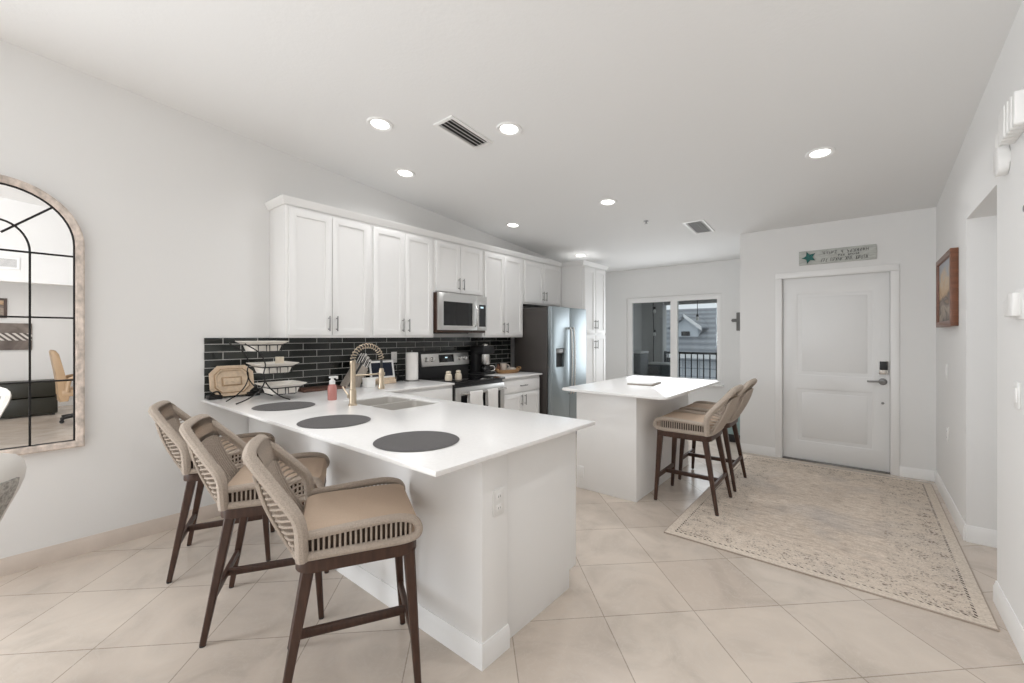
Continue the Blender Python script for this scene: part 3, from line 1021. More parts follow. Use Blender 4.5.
# ------------------------------------------------------------------ island
isl = thing('kitchen_island', 'white kitchen island with rounded quartz top in the middle of the kitchen', 'kitchen island', (-1.74, 4.05, 0))
MB().box((-2.03, 3.385, 0), (-1.455, 4.76, 0.894), 0.003).build('base', M['trim'], isl)
tp = MB().prism(rrect(-2.13, 3.262, -1.165, 4.905, 0.05), 0.894, 0.914, 'z', 0.003)
tp.build('top', M['quartz'], isl)
ou = MB().box((-2.015, 3.378, 0.10), (-1.955, 3.386, 0.205), 0.003)
ou.build('outlet_cover', M['plastic'], isl)
pad = MB().box((-1.80, 3.93, 0.914), (-1.55, 4.26, 0.926), 0.004, rot=Matrix.Rotation(0.12, 3, 'Z'))
pd = pad.build('notebook', M['greywood'])
tag(pd, 'grey closed notebook lying flat on the kitchen island', 'notebook')
MB().box((-1.795, 3.94, 0.926), (-1.57, 4.25, 0.931), 0.001, rot=Matrix.Rotation(0.12, 3, 'Z')).build('cover', M['plastic'], pd)

# wall outlet plate builder
def plate_x(name, label, x, y, z, sgn, wdt=0.07, hgt=0.115, kind='outlet', cat='wall outlet'):
    t = thing(name, label, cat, (x, y, z - hgt / 2))
    MB().box((x, y - wdt / 2, z - hgt / 2), (x + sgn * 0.006, y + wdt / 2, z + hgt / 2), 0.002).build('plate', M['plastic'], t)
    if kind == 'outlet':
        for dz in (-0.025, 0.025):
            s = MB().box((x + sgn * 0.004, y - 0.016, z + dz - 0.014), (x + sgn * 0.008, y + 0.016, z + dz + 0.014), 0.003).build('socket', M['trim'], t)
            sl = MB()
            for dy in (-0.006, 0.006):
                sl.box((x + sgn * 0.0075, y + dy - 0.001, z + dz - 0.004), (x + sgn * 0.0085, y + dy + 0.001, z + dz + 0.005))
            sl.build('slots', M['rubber'], s)
    else:
        n = 1 if wdt < 0.08 else 2
        for i in range(n):
            yy = y + (i - (n - 1) / 2) * 0.046
            MB().box((x + sgn * 0.004, yy - 0.015, z - 0.033), (x + sgn * 0.010, yy + 0.015, z + 0.033), 0.002).build('rocker', M['trim'], t)
    return t


plate_x('wall_outlet', 'white power outlet on the end of the peninsula', -1.225, 1.385, 0.665, 1)
plate_x('light_switch', 'single white switch plate on right wall below the brown picture', RX, 5.02, 1.10, -1, kind='switch', cat='light switch')
plate_x('wall_outlet', 'white power outlet low on the right wall near the entry door', RX, 4.97, 0.58, -1)
plate_x('light_switch', 'tall white switch plate at far right edge below the thermostat', RX, 2.93, 1.12, -1, 0.075, 0.12, kind='switch', cat='light switch')
plate_x('wall_outlet', 'white outlet plate on the black tile between tablet and paper towel', WX + 0.010, 2.665, 1.165, 1)

# ------------------------------------------------------------------ appliances
# microwave
mx = -3.455
mw = thing('microwave', 'stainless over the range microwave under the short cabinet', 'microwave', (-3.65, 3.335, 1.43))
MB().box((WX, 2.96, 1.43), (mx - 0.03, 3.71, 1.858), 0.003).build('body', M['frame_dark'], mw)
fr = MB().slab([2.96, 3.03, 3.47, 3.545], [1.455, 1.505, 1.765, 1.858], {(1, 1)}, mx - 0.03, mx, 'x', 0.003)
fr = fr.build('door', M['steel'], mw)
MB().box((mx - 0.02, 3.025, 1.50), (mx - 0.004, 3.475, 1.77)).build('window', M['glassblack'], fr)
hd = MB().tube(smooth_path([(mx, 3.505, 1.50), (mx + 0.03, 3.505, 1.53), (mx + 0.036, 3.505, 1.62), (mx + 0.03, 3.505, 1.71), (mx, 3.505, 1.74)]), 0.009, 10)
hd.build('handle', M['steel2'], fr)
pn = MB().slab([3.548, 3.575, 3.69, 3.71], [1.455, 1.50, 1.755, 1.858], {(1, 1)}, mx - 0.03, mx, 'x', 0.003).build('control_panel', M['steel'], mw)
MB().box((mx - 0.02, 3.57, 1.495), (mx - 0.003, 3.695, 1.76)).build('keypad', M['glassblack'], pn)
MB().box((mx - 0.0035, 3.60, 1.715), (mx - 0.002, 3.65, 1.735)).build('clock', M['digits'], pn)
MB().box((WX + 0.02, 3.05, 1.418), (mx - 0.05, 3.45, 1.432), 0.003).build('vent_grille', M['rubber'], mw)

# range
rg = thing('kitchen_range', 'stainless electric range with black glass top and white towels on its handle', 'stove', (-3.5, 3.33, 0))
ry0, ry1, rf = 2.951, 3.706, -3.175
MB().box((WX + 0.02, ry0, 0.03), (rf - 0.03, ry1, 0.90), 0.003).build('body', M['rubber'], rg)
MB().box((WX + 0.09, ry0, 0.90), (rf + 0.012, ry1, 0.922), 0.005).build('cooktop', M['glassblack'], rg)
MB().box((WX + 0.012, ry0, 0.90), (WX + 0.075, ry1, 1.215), 0.006).build('backguard', M['rubber'], rg)
tilt = Matrix.Rotation(math.radians(-9), 3, 'Y')
cp_ = MB().box((WX + 0.068, ry0 + 0.02, 1.045), (WX + 0.085, ry1 - 0.005, 1.205), 0.004, rot=tilt)
cpo = cp_.build('control_panel', M['steel'], rg)
for yy in (3.03, 3.115, 3.545, 3.625):
    MB().lathe([(0, 0), (0.026, 0), (0.026, 0.008), (0.021, 0.012), (0.018, 0.034), (0, 0.036)], (WX + 0.085, yy, 1.125), 20, 'x').build('knob', M['steel2'], cpo)
MB().box((WX + 0.083, 3.22, 1.085), (WX + 0.091, 3.445, 1.175), 0.002, rot=tilt).build('display', M['glassblack'], cpo)
MB().box((WX + 0.090, 3.31, 1.133), (WX + 0.0925, 3.345, 1.147), rot=tilt).build('clock', M['digits'], cpo)
od = MB().slab([ry0 + 0.006, ry0 + 0.07, ry1 - 0.07, ry1 - 0.006], [0.26, 0.34, 0.775, 0.86], {(1, 1)}, rf - 0.03, rf, 'x', 0.003).build('oven_door', M['steel'], rg)
MB().box((rf - 0.025, ry0 + 0.06, 0.33), (rf - 0.004, ry1 - 0.06, 0.785)).build('oven_window', M['glassblack'], od)
oh = MB().cyl((rf + 0.055, ry0 + 0.04, 0.80), (rf + 0.055, ry1 - 0.04, 0.80), 0.012, n=14)
for yy in (ry0 + 0.07, ry1 - 0.07):
    oh.cyl((rf, yy, 0.80), (rf + 0.055, yy, 0.80), 0.009, n=10)
oh.build('handle', M['steel2'], od)
MB().box((rf - 0.03, ry0 + 0.006, 0.06), (rf, ry1 - 0.006, 0.25), 0.003).build('warming_drawer', M['steel'], rg)


def towel(y0, y1, zb, label, sag):
    mb = MB()
    n = 16
    rows = []
    prof = [(rf + 0.030, 0.64), (rf + 0.034, 0.74), (rf + 0.038, 0.80), (rf + 0.046, 0.815), (rf + 0.056, 0.818), (rf + 0.066, 0.814), (rf + 0.073, 0.80), (rf + 0.074, 0.74), (rf + 0.075, 0.66), (rf + 0.076, zb)]
    for x, z in prof:
        row = []
        for i in range(n + 1):
            u = i / n
            wv = 0.004 * math.sin(u * 9 + sag) * min(1, abs(z - 0.82) * 8)
            row.append((x + wv, y0 + (y1 - y0) * u + 0.004 * math.sin(z * 40 + sag), z + (0.012 * math.sin(u * 3 + sag) if z == zb else 0)))
        rows.append(row)
    mb.loft(rows, cap=False, closed=False)
    bmesh.ops.recalc_face_normals(mb.bm, faces=mb.bm.faces)
    bmesh.ops.solidify(mb.bm, geom=list(mb.bm.faces), thickness=0.004)
    return tag(mb.build('dish_towel', M['towel']), label, 'towel', 'white towels over the oven handle')


towel(3.075, 3.265, 0.42, 'white dish towel on the left half of the oven handle', 0.3)
towel(3.345, 3.51, 0.50, 'white dish towel on the right half of the oven handle', 1.7)

# shakers on the cooktop
for i, (yy, lab) in enumerate(((2.995, 'cream salt shaker on the cooktop, the left one of the pair'), (3.135, 'cream pepper shaker on the cooktop, the right one of the pair'))):
    s = thing('shaker', lab, 'shaker', (-3.34, yy, 0.922), 0, 'cream shakers on the cooktop')
    MB().lathe([(0, 0.9235), (0.034, 0.9235), (0.038, 0.95), (0.034, 0.985), (0.022, 0.995), (0, 0.995)], (-3.34, yy, 0), 20).build('body', M['cream'], s)
    MB().lathe([(0, 0.995), (0.022, 0.995), (0.028, 1.005), (0.024, 1.022), (0, 1.026)], (-3.34, yy, 0), 20).build('lid', M['cream'], s)

# refrigerator
ff = -3.06
fg = thing('refrigerator', 'stainless side by side refrigerator with dark side and door dispenser', 'refrigerator', (-3.4, 4.9, 0))
MB().box((-3.68, 4.50, 0.03), (ff - 0.075, 5.375, 1.765), 0.006).build('body', M['fridge_side'], fg)
for x, y in ((-3.62, 4.54), (-3.62, 5.33), (-3.2, 4.54), (-3.2, 5.33)):
    MB().cyl((x, y, 0.0), (x, y, 0.035), 0.022, n=12).build('foot', M['rubber'], fg)
dl = MB().slab([4.50, 4.60, 4.80, 4.928], [0.09, 0.985, 1.225, 1.775], {(1, 1)}, ff - 0.07, ff, 'x', 0.008).build('freezer_door', M['fridge'], fg)
MB().box((ff - 0.068, 4.595, 0.98), (ff - 0.045, 4.805, 1.23)).build('dispenser', M['rubber'], dl)
MB().box((ff - 0.05, 4.61, 1.165), (ff - 0.008, 4.79, 1.218), 0.004).build('dispenser_panel', M['nickel'], dl)
dr = MB().box((ff - 0.07, 4.934, 0.09), (ff, 5.375, 1.775), 0.008).build('fridge_door', M['fridge'], fg)
for yy, par in ((4.895, dl), (4.965, dr)):
    MB().tube(smooth_path([(ff - 0.002, yy, 0.62), (ff + 0.045, yy, 0.66), (ff + 0.058, yy, 1.05), (ff + 0.045, yy, 1.46), (ff - 0.002, yy, 1.50)], 8), 0.012, 10).build('handle', M['steel2'], par)
MB().box((ff - 0.09, 4.51, 0.02), (ff - 0.03, 5.36, 0.085), 0.003).build('kick_plate', M['rubber'], fg)

# coffee maker
cf = thing('coffee_maker', 'black and silver coffee maker on the short countertop', 'coffee maker', (-3.68, 3.865, 0.914))
MB().box((-3.80, 3.765, 0.914), (-3.55, 3.965, 0.94), 0.008).build('base', M['rubber'], cf)
MB().box((-3.80, 3.765, 0.94), (-3.70, 3.965, 1.20), 0.01).build('column', M['rubber'], cf)
MB().box((-3.80, 3.76, 1.17), (-3.56, 3.97, 1.27), 0.02).build('brew_head', M['rubber'], cf)
MB().lathe([(0, 1.04), (0.055, 1.04), (0.06, 1.06), (0.058, 1.165), (0, 1.168)], (-3.625, 3.865, 0)).build('filter_housing', M['steel2'], cf)
ca = MB().lathe([(0, 0.942), (0.058, 0.942), (0.066, 0.97), (0.062, 1.01), (0.045, 1.03), (0.04, 1.035), (0, 1.035)], (-3.625, 3.865, 0)).build('carafe', M['glassblack'], cf)
MB().tube(smooth_path([(-3.585, 3.90, 1.02), (-3.555, 3.94, 1.015), (-3.545, 3.945, 0.97), (-3.575, 3.91, 0.955)]), 0.007, 8).build('carafe_handle', M['steel2'], ca)
MB().lathe([(0, 1.27), (0.045, 1.27), (0.042, 1.285), (0.012, 1.295), (0, 1.297)], (-3.67, 3.90, 0), 20).build('lid', M['steel2'], cf)

# basket tray with mug and bottle
tr = thing('serving_tray', 'tan woven oval tray on the short countertop beside the coffee maker', 'tray', (-3.56, 4.225, 0.914))
mb = MB()
el = lambda a, b, z: [(-3.56 + a * math.cos(2 * PI * i / 32), 4.225 + b * math.sin(2 * PI * i / 32), z) for i in range(32)]
mb.loft([el(0.09, 0.17, 0.914), el(0.12, 0.21, 0.955), el(0.13, 0.225, 0.958), el(0.12, 0.213, 0.962), el(0.088, 0.168, 0.922)])
mb.build('basket', M['rattan'], tr)
for s in (-1, 1):
    MB().tube(smooth_path([(-3.59, 4.225 + s * 0.212, 0.957), (-3.585, 4.225 + s * 0.232, 0.972), (-3.56, 4.225 + s * 0.238, 0.976), (-3.535, 4.225 + s * 0.232, 0.972), (-3.53, 4.225 + s * 0.212, 0.957)]), 0.007, 8).build('handle', M['rattan'], tr)
mg = thing('mug', 'taupe ceramic mug standing in the tan tray', 'mug', (-3.56, 4.13, 0.922))
MB().lathe([(0, 0.923), (0.035, 0.923), (0.042, 0.935), (0.043, 1.04), (0.039, 1.04), (0.037, 0.935), (0, 0.93)], (-3.56, 4.13, 0), 24).build('cup', M['mug'], mg)
MB().tube(smooth_path([(-3.53, 4.16, 1.02), (-3.515, 4.185, 1.015), (-3.513, 4.19, 0.98), (-3.525, 4.165, 0.95)]), 0.006, 8).build('handle', M['mug'], mg)
jb = thing('syrup_bottle', 'small brown bottle standing in the tan tray beside the mug', 'bottle', (-3.60, 4.075, 0.922))
MB().lathe([(0, 0.926), (0.026, 0.926), (0.027, 0.99), (0.012, 1.01), (0.011, 1.03), (0, 1.03)], (-3.60, 4.075, 0), 18).build('body', M['brownjar'], jb)
MB().lathe([(0, 1.03), (0.013, 1.03), (0.013, 1.045), (0, 1.046)], (-3.60, 4.075, 0), 16).build('cap', M['rubber'], jb)
bw = MB().lathe([(0, 0.924), (0.03, 0.924), (0.06, 0.955), (0.062, 0.972), (0.057, 0.972), (0.028, 0.932), (0, 0.93)], (-3.57, 4.30, 0), 24)
tag(bw.build('small_bowl', M['ceramic']), 'small white bowl at the right side of the tan tray', 'bowl')

# ------------------------------------------------------------------ counter items on the long worktop
pt = thing('paper_towel_holder', 'white paper towel roll on an upright holder left of the range', 'paper towel', (-3.70, 2.80, 0.914))
MB().lathe([(0, 0.914), (0.08, 0.914), (0.08, 0.924), (0, 0.926)], (-3.70, 2.80, 0), 28).build('base', M['nickel'], pt)
MB().cyl((-3.70, 2.80, 0.92), (-3.70, 2.80, 1.235), 0.007, n=10).build('post', M['nickel'], pt)
MB().lathe([(0.02, 0.927), (0.066, 0.927), (0.066, 1.215), (0.02, 1.215)], (-3.70, 2.80, 0), 32).build('roll', M['paper'], pt)

tb = thing('tablet_frame', 'white framed tablet with dark screen on a wooden stand', 'tablet', (-3.73, 2.46, 0.914))
lean = Matrix.Rotation(math.radians(-12), 3, 'Y')
piv = (-3.72, 2.46, 0.96)
fo = MB().slab([2.325, 2.345, 2.585, 2.605], [0.965, 0.985, 1.125, 1.145], {(1, 1)}, -3.735, -3.72, 'x', 0.003)
for v in fo.bm.verts:
    v.co = Vector(piv) + lean @ (v.co - Vector(piv))
fo.build('frame', M['plastic'], tb)
MB().box((-3.733, 2.34, 0.98), (-3.723, 2.59, 1.13), rot=lean, piv=piv).build('screen', M['screen'], tb)
MB().box((-3.78, 2.36, 0.914), (-3.65, 2.57, 0.955), 0.006).build('stand', M['traybeige'], tb)
MB().box((-3.70, 2.345, 0.94), (-3.685, 2.585, 0.97), 0.004).build('ledge', M['traybeige'], tb)

wr = thing('wire_rack', 'small black wire rack between the tablet and the paper towel', 'rack', (-3.75, 2.665, 0.914))
mb = MB()
for zz in (0.925, 0.965, 1.005, 1.045):
    mb.tube([(-3.80, 2.63, zz), (-3.72, 2.63, zz), (-3.72, 2.70, zz), (-3.80, 2.70, zz)], 0.0025, 6, closed=True)
mb.build('rings', M['black'], wr)
mb = MB()
for x, y in ((-3.80, 2.63), (-3.72, 2.63), (-3.72, 2.70), (-3.80, 2.70)):
    mb.cyl((x, y, 0.914), (x, y, 1.055), 0.003, n=6)
mb.build('uprights', M['black'], wr)

# knife block
kb = thing('knife_block', 'slanted grey wood knife block full of steel handled knives', 'knife block', (-3.66, 2.09, 0.914))
poly = [(1.985, 0.914), (2.13, 0.914), (2.225, 1.075), (2.135, 1.135)]
MB().prism(poly, -3.72, -3.60, 'x', 0.004).build('block', M['greywood'], kb)
ax = Vector((0, 0.50, 0.866)).normalized()
acr = Vector((0, 0.83, -0.555))
for i in range(3):
    for j in range(3):
        b0 = Vector((-3.70 + 0.04 * i, 2.145, 1.128)) + acr * (0.012 + 0.034 * j)
        ln = 0.115 - 0.012 * j
        kn = MB().bar(b0 - ax * 0.01, b0 + ax * ln, 0.014, 0.018, 0.02, 0.024)
        kh = kn.build('knife_handle', M['steel2'], kb)
        MB().bar(b0 + ax * (ln * 0.2), b0 + ax * (ln * 0.75), 0.0155, 0.019, 0.012, 0.014).build('grip_inlay', M['rubber'], kh)
MB().bar((-3.605, 2.02, 0.93), (-3.60, 2.155, 1.14), 0.012, 0.012, 0.02, 0.02).build('scissor_slot', M['rubber'], kb)

bx = thing('small_white_box', 'small white box in front of the knife block', 'box', (-3.54, 2.19, 0.914))
MB().box((-3.585, 2.15, 0.914), (-3.50, 2.235, 0.99), 0.005).build('body', M['plastic'], bx)
MB().box((-3.588, 2.147, 0.985), (-3.497, 2.238, 1.0), 0.004).build('lid', M['plastic'], bx)

# soap
sp = thing('soap_dispenser', 'pink foaming hand soap bottle with white pump on the peninsula', 'soap bottle', (-3.035, 1.575, 0.914))
MB().lathe([(0, 0.914), (0.030, 0.914), (0.033, 0.92), (0.033, 1.00), (0.027, 1.025), (0.02, 1.032), (0, 1.032)], (-3.035, 1.575, 0), 24).build('bottle', M['pinksoap'], sp)
pm = MB().lathe([(0, 1.032), (0.021, 1.032), (0.021, 1.058), (0.012, 1.062), (0.010, 1.078), (0, 1.078)], (-3.035, 1.575, 0), 20)
pm.box((-3.05, 1.555, 1.076), (-3.02, 1.615, 1.09), 0.004)
pm.box((-3.042, 1.605, 1.066), (-3.028, 1.618, 1.082), 0.003)
pm.build('pump', M['plastic'], sp)

# dark board
cbd = MB().box((-3.82, 1.62, 0.914), (-3.60, 2.0, 0.936), 0.006)
tag(cbd.build('cutting_board', M['darkwood']), 'dark wooden cutting board lying against the black tile behind the soap', 'cutting board')

# placemats
for i, (x, lab) in enumerate(((-3.005, 'round charcoal placemat nearest the kitchen wall, under the dish stand'), (-2.255, 'round charcoal placemat in the middle of the peninsula'), (-1.548, 'round charcoal placemat nearest the end of the peninsula'))):
    y = (1.225, 1.185, 1.20)[i]
    pmx = MB().lathe([(0, 0.9145), (0.186, 0.9145), (0.19, 0.9165), (0.186, 0.9185), (0.16, 0.9185), (0, 0.919)], (x, y, 0), 48)
    tag(pmx.build('placemat', M['placemat']), lab, 'placemat', 'round placemats on the peninsula')

# decorative tray on an easel
ez = thing('easel', 'small black scrolled easel holding the beige carved tray', 'easel', (-3.76, 1.15, 0.914))
for yy in (1.03, 1.29):
    mb = MB()
    mb.box((-3.80, yy - 0.045, 0.914), (-3.72, yy + 0.045, 0.945), 0.006)
    mb.tube(smooth_path([(-3.735, yy - 0.03, 0.935), (-3.72, yy - 0.02, 0.965), (-3.715, yy + 0.01, 0.972), (-3.72, yy + 0.03, 0.95)]), 0.006, 8)
    mb.build('foot', M['black'], ez)
MB().tube(smooth_path([(-3.78, 1.03, 0.94), (-3.80, 1.10, 0.99), (-3.815, 1.16, 1.08), (-3.80, 1.22, 0.99), (-3.78, 1.29, 0.94)]), 0.005, 8).build('back_wire', M['black'], ez)
dt = thing('decorative_tray', 'beige carved eight sided tray standing on edge against the black tile', 'tray', (-3.76, 1.155, 0.93))


def octa(s, c, zc=1.045, hw=0.150, hh=0.118):
    a, b, cc_ = hw * s, hh * s, c * s
    return [(1.155 + q[0], zc + q[1]) for q in ((-a + cc_, -b), (a - cc_, -b), (a, -b + cc_), (a, b - cc_), (a - cc_, b), (-a + cc_, b), (-a, b - cc_), (-a, -b + cc_))]


def lean_tray(mb):
    pv = Vector((-3.76, 1.155, 0.93))
    rt_ = Matrix.Rotation(math.radians(-13), 3, 'Y')
    for v in mb.bm.verts:
        v.co = pv + rt_ @ (v.co - pv)
    return mb


def oring(s, x, c=0.055):
    return [(x, y, z) for y, z in octa(s, c)]


mb = MB().loft([oring(0.62, -3.772), oring(1.0, -3.760), oring(1.0, -3.752), oring(0.97, -3.750), oring(0.80, -3.756), oring(0.76, -3.750), oring(0.70, -3.750), oring(0.64, -3.764)])
lean_tray(mb).build('rim', M['traybeige'], dt)
lean_tray(MB().loft([oring(0.80, -3.7555), oring(0.79, -3.7485), oring(0.75, -3.7485), oring(0.74, -3.7555)], cap=False)).build('bead_line', M['traydark'], dt)
mm = MB().box((-3.767, 1.085, 1.005), (-3.758, 1.225, 1.075), 0.004)
lean_tray(mm).build('centre_panel', M['traydark'], dt)
mm = MB().box((-3.762, 1.097, 1.015), (-3.755, 1.213, 1.065), 0.003)
for yy in (1.11, 1.155, 1.20):
    mm.lathe([(0, 0), (0.009, 0), (0.006, 0.006), (0, 0.007)], (-3.756, yy, 1.04), 10, 'x')
lean_tray(mm).build('carved_motif', M['traybeige'], dt)

# three tier stand
st = thing('tiered_stand', 'black wire three tier stand holding white serving dishes', 'dish stand', (-3.40, 1.25, 0.914))
for X0, sg_ in ((-3.275, 1), (-3.59, -1)):
    mb = MB()
    mb.tube(smooth_path([(X0, 1.375, 0.918), (X0, 1.30, 0.955), (X0, 1.225, 1.03), (X0, 1.195, 1.11), (X0, 1.205, 1.19), (X0 - 0.01, 1.17, 1.27), (X0 - 0.03, 1.085, 1.335)], 8), 0.0045, 8)
    mb.tube(smooth_path([(X0 - 0.06 * sg_, 1.04, 0.918), (X0 - 0.035 * sg_, 1.11, 0.95), (X0 - 0.01 * sg_, 1.17, 1.0), (X0, 1.20, 1.06), (X0, 1.199, 1.12)], 8), 0.0045, 8)
    mb.build('leg', M['black'], st)
tiers = ((1.250, 1.278, -3.45), (1.315, 1.115, -3.43), (1.365, 0.960, -3.41))
for yc, zb, xc in tiers:
    mb = MB()
    hw, hd = 0.108, 0.105
    lo_ = [(xc + hd, yc - hw, zb + 0.045), (xc + hd, yc + hw, zb + 0.045), (xc - hd, yc + hw, zb + 0.045), (xc - hd, yc - hw, zb + 0.045)]
    mb.tube(lo_, 0.004, 6, closed=True)
    for (a, b) in ((1, -0.6), (1, 0.1), (-1, -0.6), (-1, 0.1)):
        mb.tube([(xc + a * hd, yc + b * hw, zb + 0.045), (xc + a * (hd + 0.002), yc + b * hw, zb - 0.002), (xc + a * (hd + 0.002), yc + (b + 0.5) * hw, zb - 0.002), (xc + a * hd, yc + (b + 0.5) * hw, zb + 0.045)], 0.0035, 6)
    for q in (-0.06, -0.02, 0.02, 0.06):
        ringp = [(xc + q + 0.018 * math.cos(t_ * PI / 6), yc + hw + 0.002, zb + 0.022 + 0.020 * math.sin(t_ * PI / 6)) for t_ in range(12)]
        mb.tube(ringp, 0.003, 6, closed=True)
    mb.tube([(xc - hd, yc - hw * 0.3, zb - 0.004), (xc + hd, yc - hw * 0.3, zb - 0.004)], 0.004, 6)
    mb.tube([(xc - hd, yc + hw * 0.5, zb - 0.004), (xc + hd, yc + hw * 0.5, zb - 0.004)], 0.004, 6)
    mb.build('tier_basket', M['black'], st)
for (yc, zb, xc), lab in zip(tiers, ('white square serving dish on the top tier of the wire stand', 'white square serving dish on the middle tier of the wire stand', 'white square serving dish on the lowest tier of the wire stand')):
    mb = MB()
    sq = lambda a, b, z, r=0.02: [(xc + p[0], yc + p[1], z) for p in rrect(-b, -a, b, a, r, 3)]
    mb.loft([sq(0.090, 0.085, zb), sq(0.103, 0.10, zb + 0.045), sq(0.142, 0.135, zb + 0.060), sq(0.143, 0.136, zb + 0.064), sq(0.101, 0.097, zb + 0.051), sq(0.086, 0.081, zb + 0.006)])
    for v in mb.bm.verts:       # upturned corners of the rim
        if v.co.z > zb + 0.055:
            v.co.z += 0.35 * abs((v.co.x - xc) * (v.co.y - yc)) / 0.6
    tag(mb.build('serving_dish', M['ceramic']), lab, 'dish', 'white dishes on the wire stand')
yc, zb, xc = tiers[1]
cd = MB().lathe([(0, 0), (0.028, 0), (0.030, 0.004), (0.030, 0.108), (0.026, 0.108), (0.0, 0.10)], (xc - 0.03, yc + 0.06, zb + 0.006), 24)
tag(cd.build('pillar_candle', M['cream']), 'cream pillar candle standing in the middle tier dish', 'candle')


# ------------------------------------------------------------------ bar stools
def make_stool():
    t = thing('bar_stool', '', 'bar stool', (0, 0, 0))
    # seat frame
    MB().prism(rrect(-0.210, -0.228, 0.222, 0.228, 0.06), 0.548, 0.592, 'z', 0.005).build('seat_frame', M['walnut'], t)
    feet = {}
    for s in (-1, 1):
        for tp, ft in (((0.188, s * 0.195), (0.222, s * 0.215)), ((-0.165, s * 0.188), (-0.262, s * 0.238))):
            lg = MB().bar((tp[0], tp[1], 0.56), (ft[0], ft[1], 0.006), 0.043, 0.024).build('leg', M['walnut'], t)
            MB().lathe([(0, 0), (0.013, 0), (0.013, 0.008), (0, 0.01)], (ft[0], ft[1], 0), 14).build('foot_glide', M['rubber'], lg)
            feet[(s, tp[0] > 0)] = (Vector((*tp, 0.56)), Vector((*ft, 0.006)))

    def at(k, z):
        a, b = feet[k]
        return a.lerp(b, (a.z - z) / (a.z - b.z))
    zs = 0.20
    MB().bar(at((-1, True), zs), at((1, True), zs), 0.034, 0.034, 0.022, 0.022, up=(0, 0, 1)).build('stretcher', M['walnut'], t)
    MB().bar(at((-1, False), zs), at((1, False), zs), 0.034, 0.034, 0.022, 0.022, up=(0, 0, 1)).build('stretcher', M['walnut'], t)
    a = (at((-1, False), zs) + at((1, False), zs)) / 2
    b = (at((-1, True), zs) + at((1, True), zs)) / 2
    MB().bar(a, b, 0.034, 0.034, 0.022, 0.022, up=(0, 0, 1)).build('stretcher', M['walnut'], t)
    # cushion
    cu = MB()
    rings = []
    for z, ins in ((0.592, 0.012), (0.60, 0.002), (0.66, 0.0), (0.684, 0.010), (0.695, 0.035)):
        rings.append([(x, y, z) for x, y in rrect(-0.20 + ins, -0.205 + ins, 0.226 - ins, 0.205 - ins, 0.045)])
    cu.loft(rings)
    for v in cu.bm.verts:
        v.co.z += 0.0
    cu.build('cushion', M['cushion'], t)
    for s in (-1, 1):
        MB().box((-0.185, s * 0.207, 0.594), (0.185, s * 0.211, 0.672), 0.001).build('side_gap_shade', M['gapshade'], t)  # dark strips standing in for the shadow in the gaps behind the arm cords
    # arm loops
    for s in (-1, 1):
        yy = s * 0.226
        loop = smooth_path([(-0.18, yy, 0.609), (0.05, yy, 0.609), (0.16, yy, 0.609), (0.208, yy, 0.618), (0.222, yy, 0.640), (0.214, yy, 0.668), (0.19, yy, 0.686), (0.13, yy, 0.697), (0.02, yy, 0.694), (-0.18, yy, 0.682)], 6)
        ar = MB().tube(loop, 0.0155, 10, up=(0, 1, 0), flat=1.0).build('arm_rail', M['rope'], t)
        rp = MB()
        n = 20
        for i in range(n):
            f = -0.15 + (0.19 + 0.15) * i / (n - 1)
            z1 = 0.692 if f < 0.17 else 0.692 - (f - 0.17) * 0.35
            rp.cyl((f, yy, 0.612), (f, yy, z1), 0.0042, n=6)
        rp.build('cords', M['rope'], ar)
    # back
    half = [(-0.184, 0.226, 0.60), (-0.186, 0.236, 0.67), (-0.190, 0.241, 0.725), (-0.206, 0.239, 0.768), (-0.250, 0.218, 0.825), (-0.302, 0.184, 0.888), (-0.347, 0.150, 0.943), (-0.360, 0.12, 0.960)]
    rim = smooth_path(half + [(-0.366, 0.0, 0.965)] + [(x, -y, z) for x, y, z in half[::-1]], 5)
    MB().tube(rim, 0.022, 10, flat=1.15).build('back_rail', M['rope'], t)
    bh = [(-0.184, 0.226, 0.609), (-0.197, 0.205, 0.609), (-0.208, 0.165, 0.609), (-0.212, 0.12, 0.609)]
    bp = smooth_path(bh + [(-0.214, 0.0, 0.609)] + [(x, -y, z) for x, y, z in bh[::-1]], 5)
    MB().tube(bp, 0.017, 10).build('base_rail', M['rope'], t)
    # centre of the back: dense woven panel from the top rail down to the seat
    top_c = [p for p in rim if abs(p.y) < 0.158 and p.z > 0.87]
    bot_c = [p for p in bp if abs(p.y) < 0.195]
    N = 17
    RR, BB = resample(top_c, N), resample(bot_c, N)

    def surf(i, v):
        p = BB[i].lerp(RR[i], v)
        return p + Vector((-0.018 * math.sin(PI * v) + 0.010 * v ** 4, 0, 0))
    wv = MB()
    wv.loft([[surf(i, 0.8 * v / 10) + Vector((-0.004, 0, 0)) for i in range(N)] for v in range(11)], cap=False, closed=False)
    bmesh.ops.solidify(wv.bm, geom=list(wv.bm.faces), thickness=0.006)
    wv.build('back_gap_shade', M['gapshade'], t)  # dark sheet standing in for shade in the gaps between the back cords
    wv = MB()
    for i in range(N):
        for dx in (-0.009, 0.007):
            wv.tube([surf(i, 0.80 * v / 8) + Vector((dx, 0, 0)) for v in range(9)], 0.0068, 6)
    wv.build('back_weave', M['rope'], t)
    tpn = MB()
    tpn.loft([[surf(i, 0.75 + 0.26 * v / 6) + Vector((0.016, 0, 0.004 * v / 6)) for i in range(N)] for v in range(7)], cap=False, closed=False)
    bmesh.ops.solidify(tpn.bm, geom=list(tpn.bm.faces), thickness=0.026)
    tpn.build('top_panel', M['rope'], t)
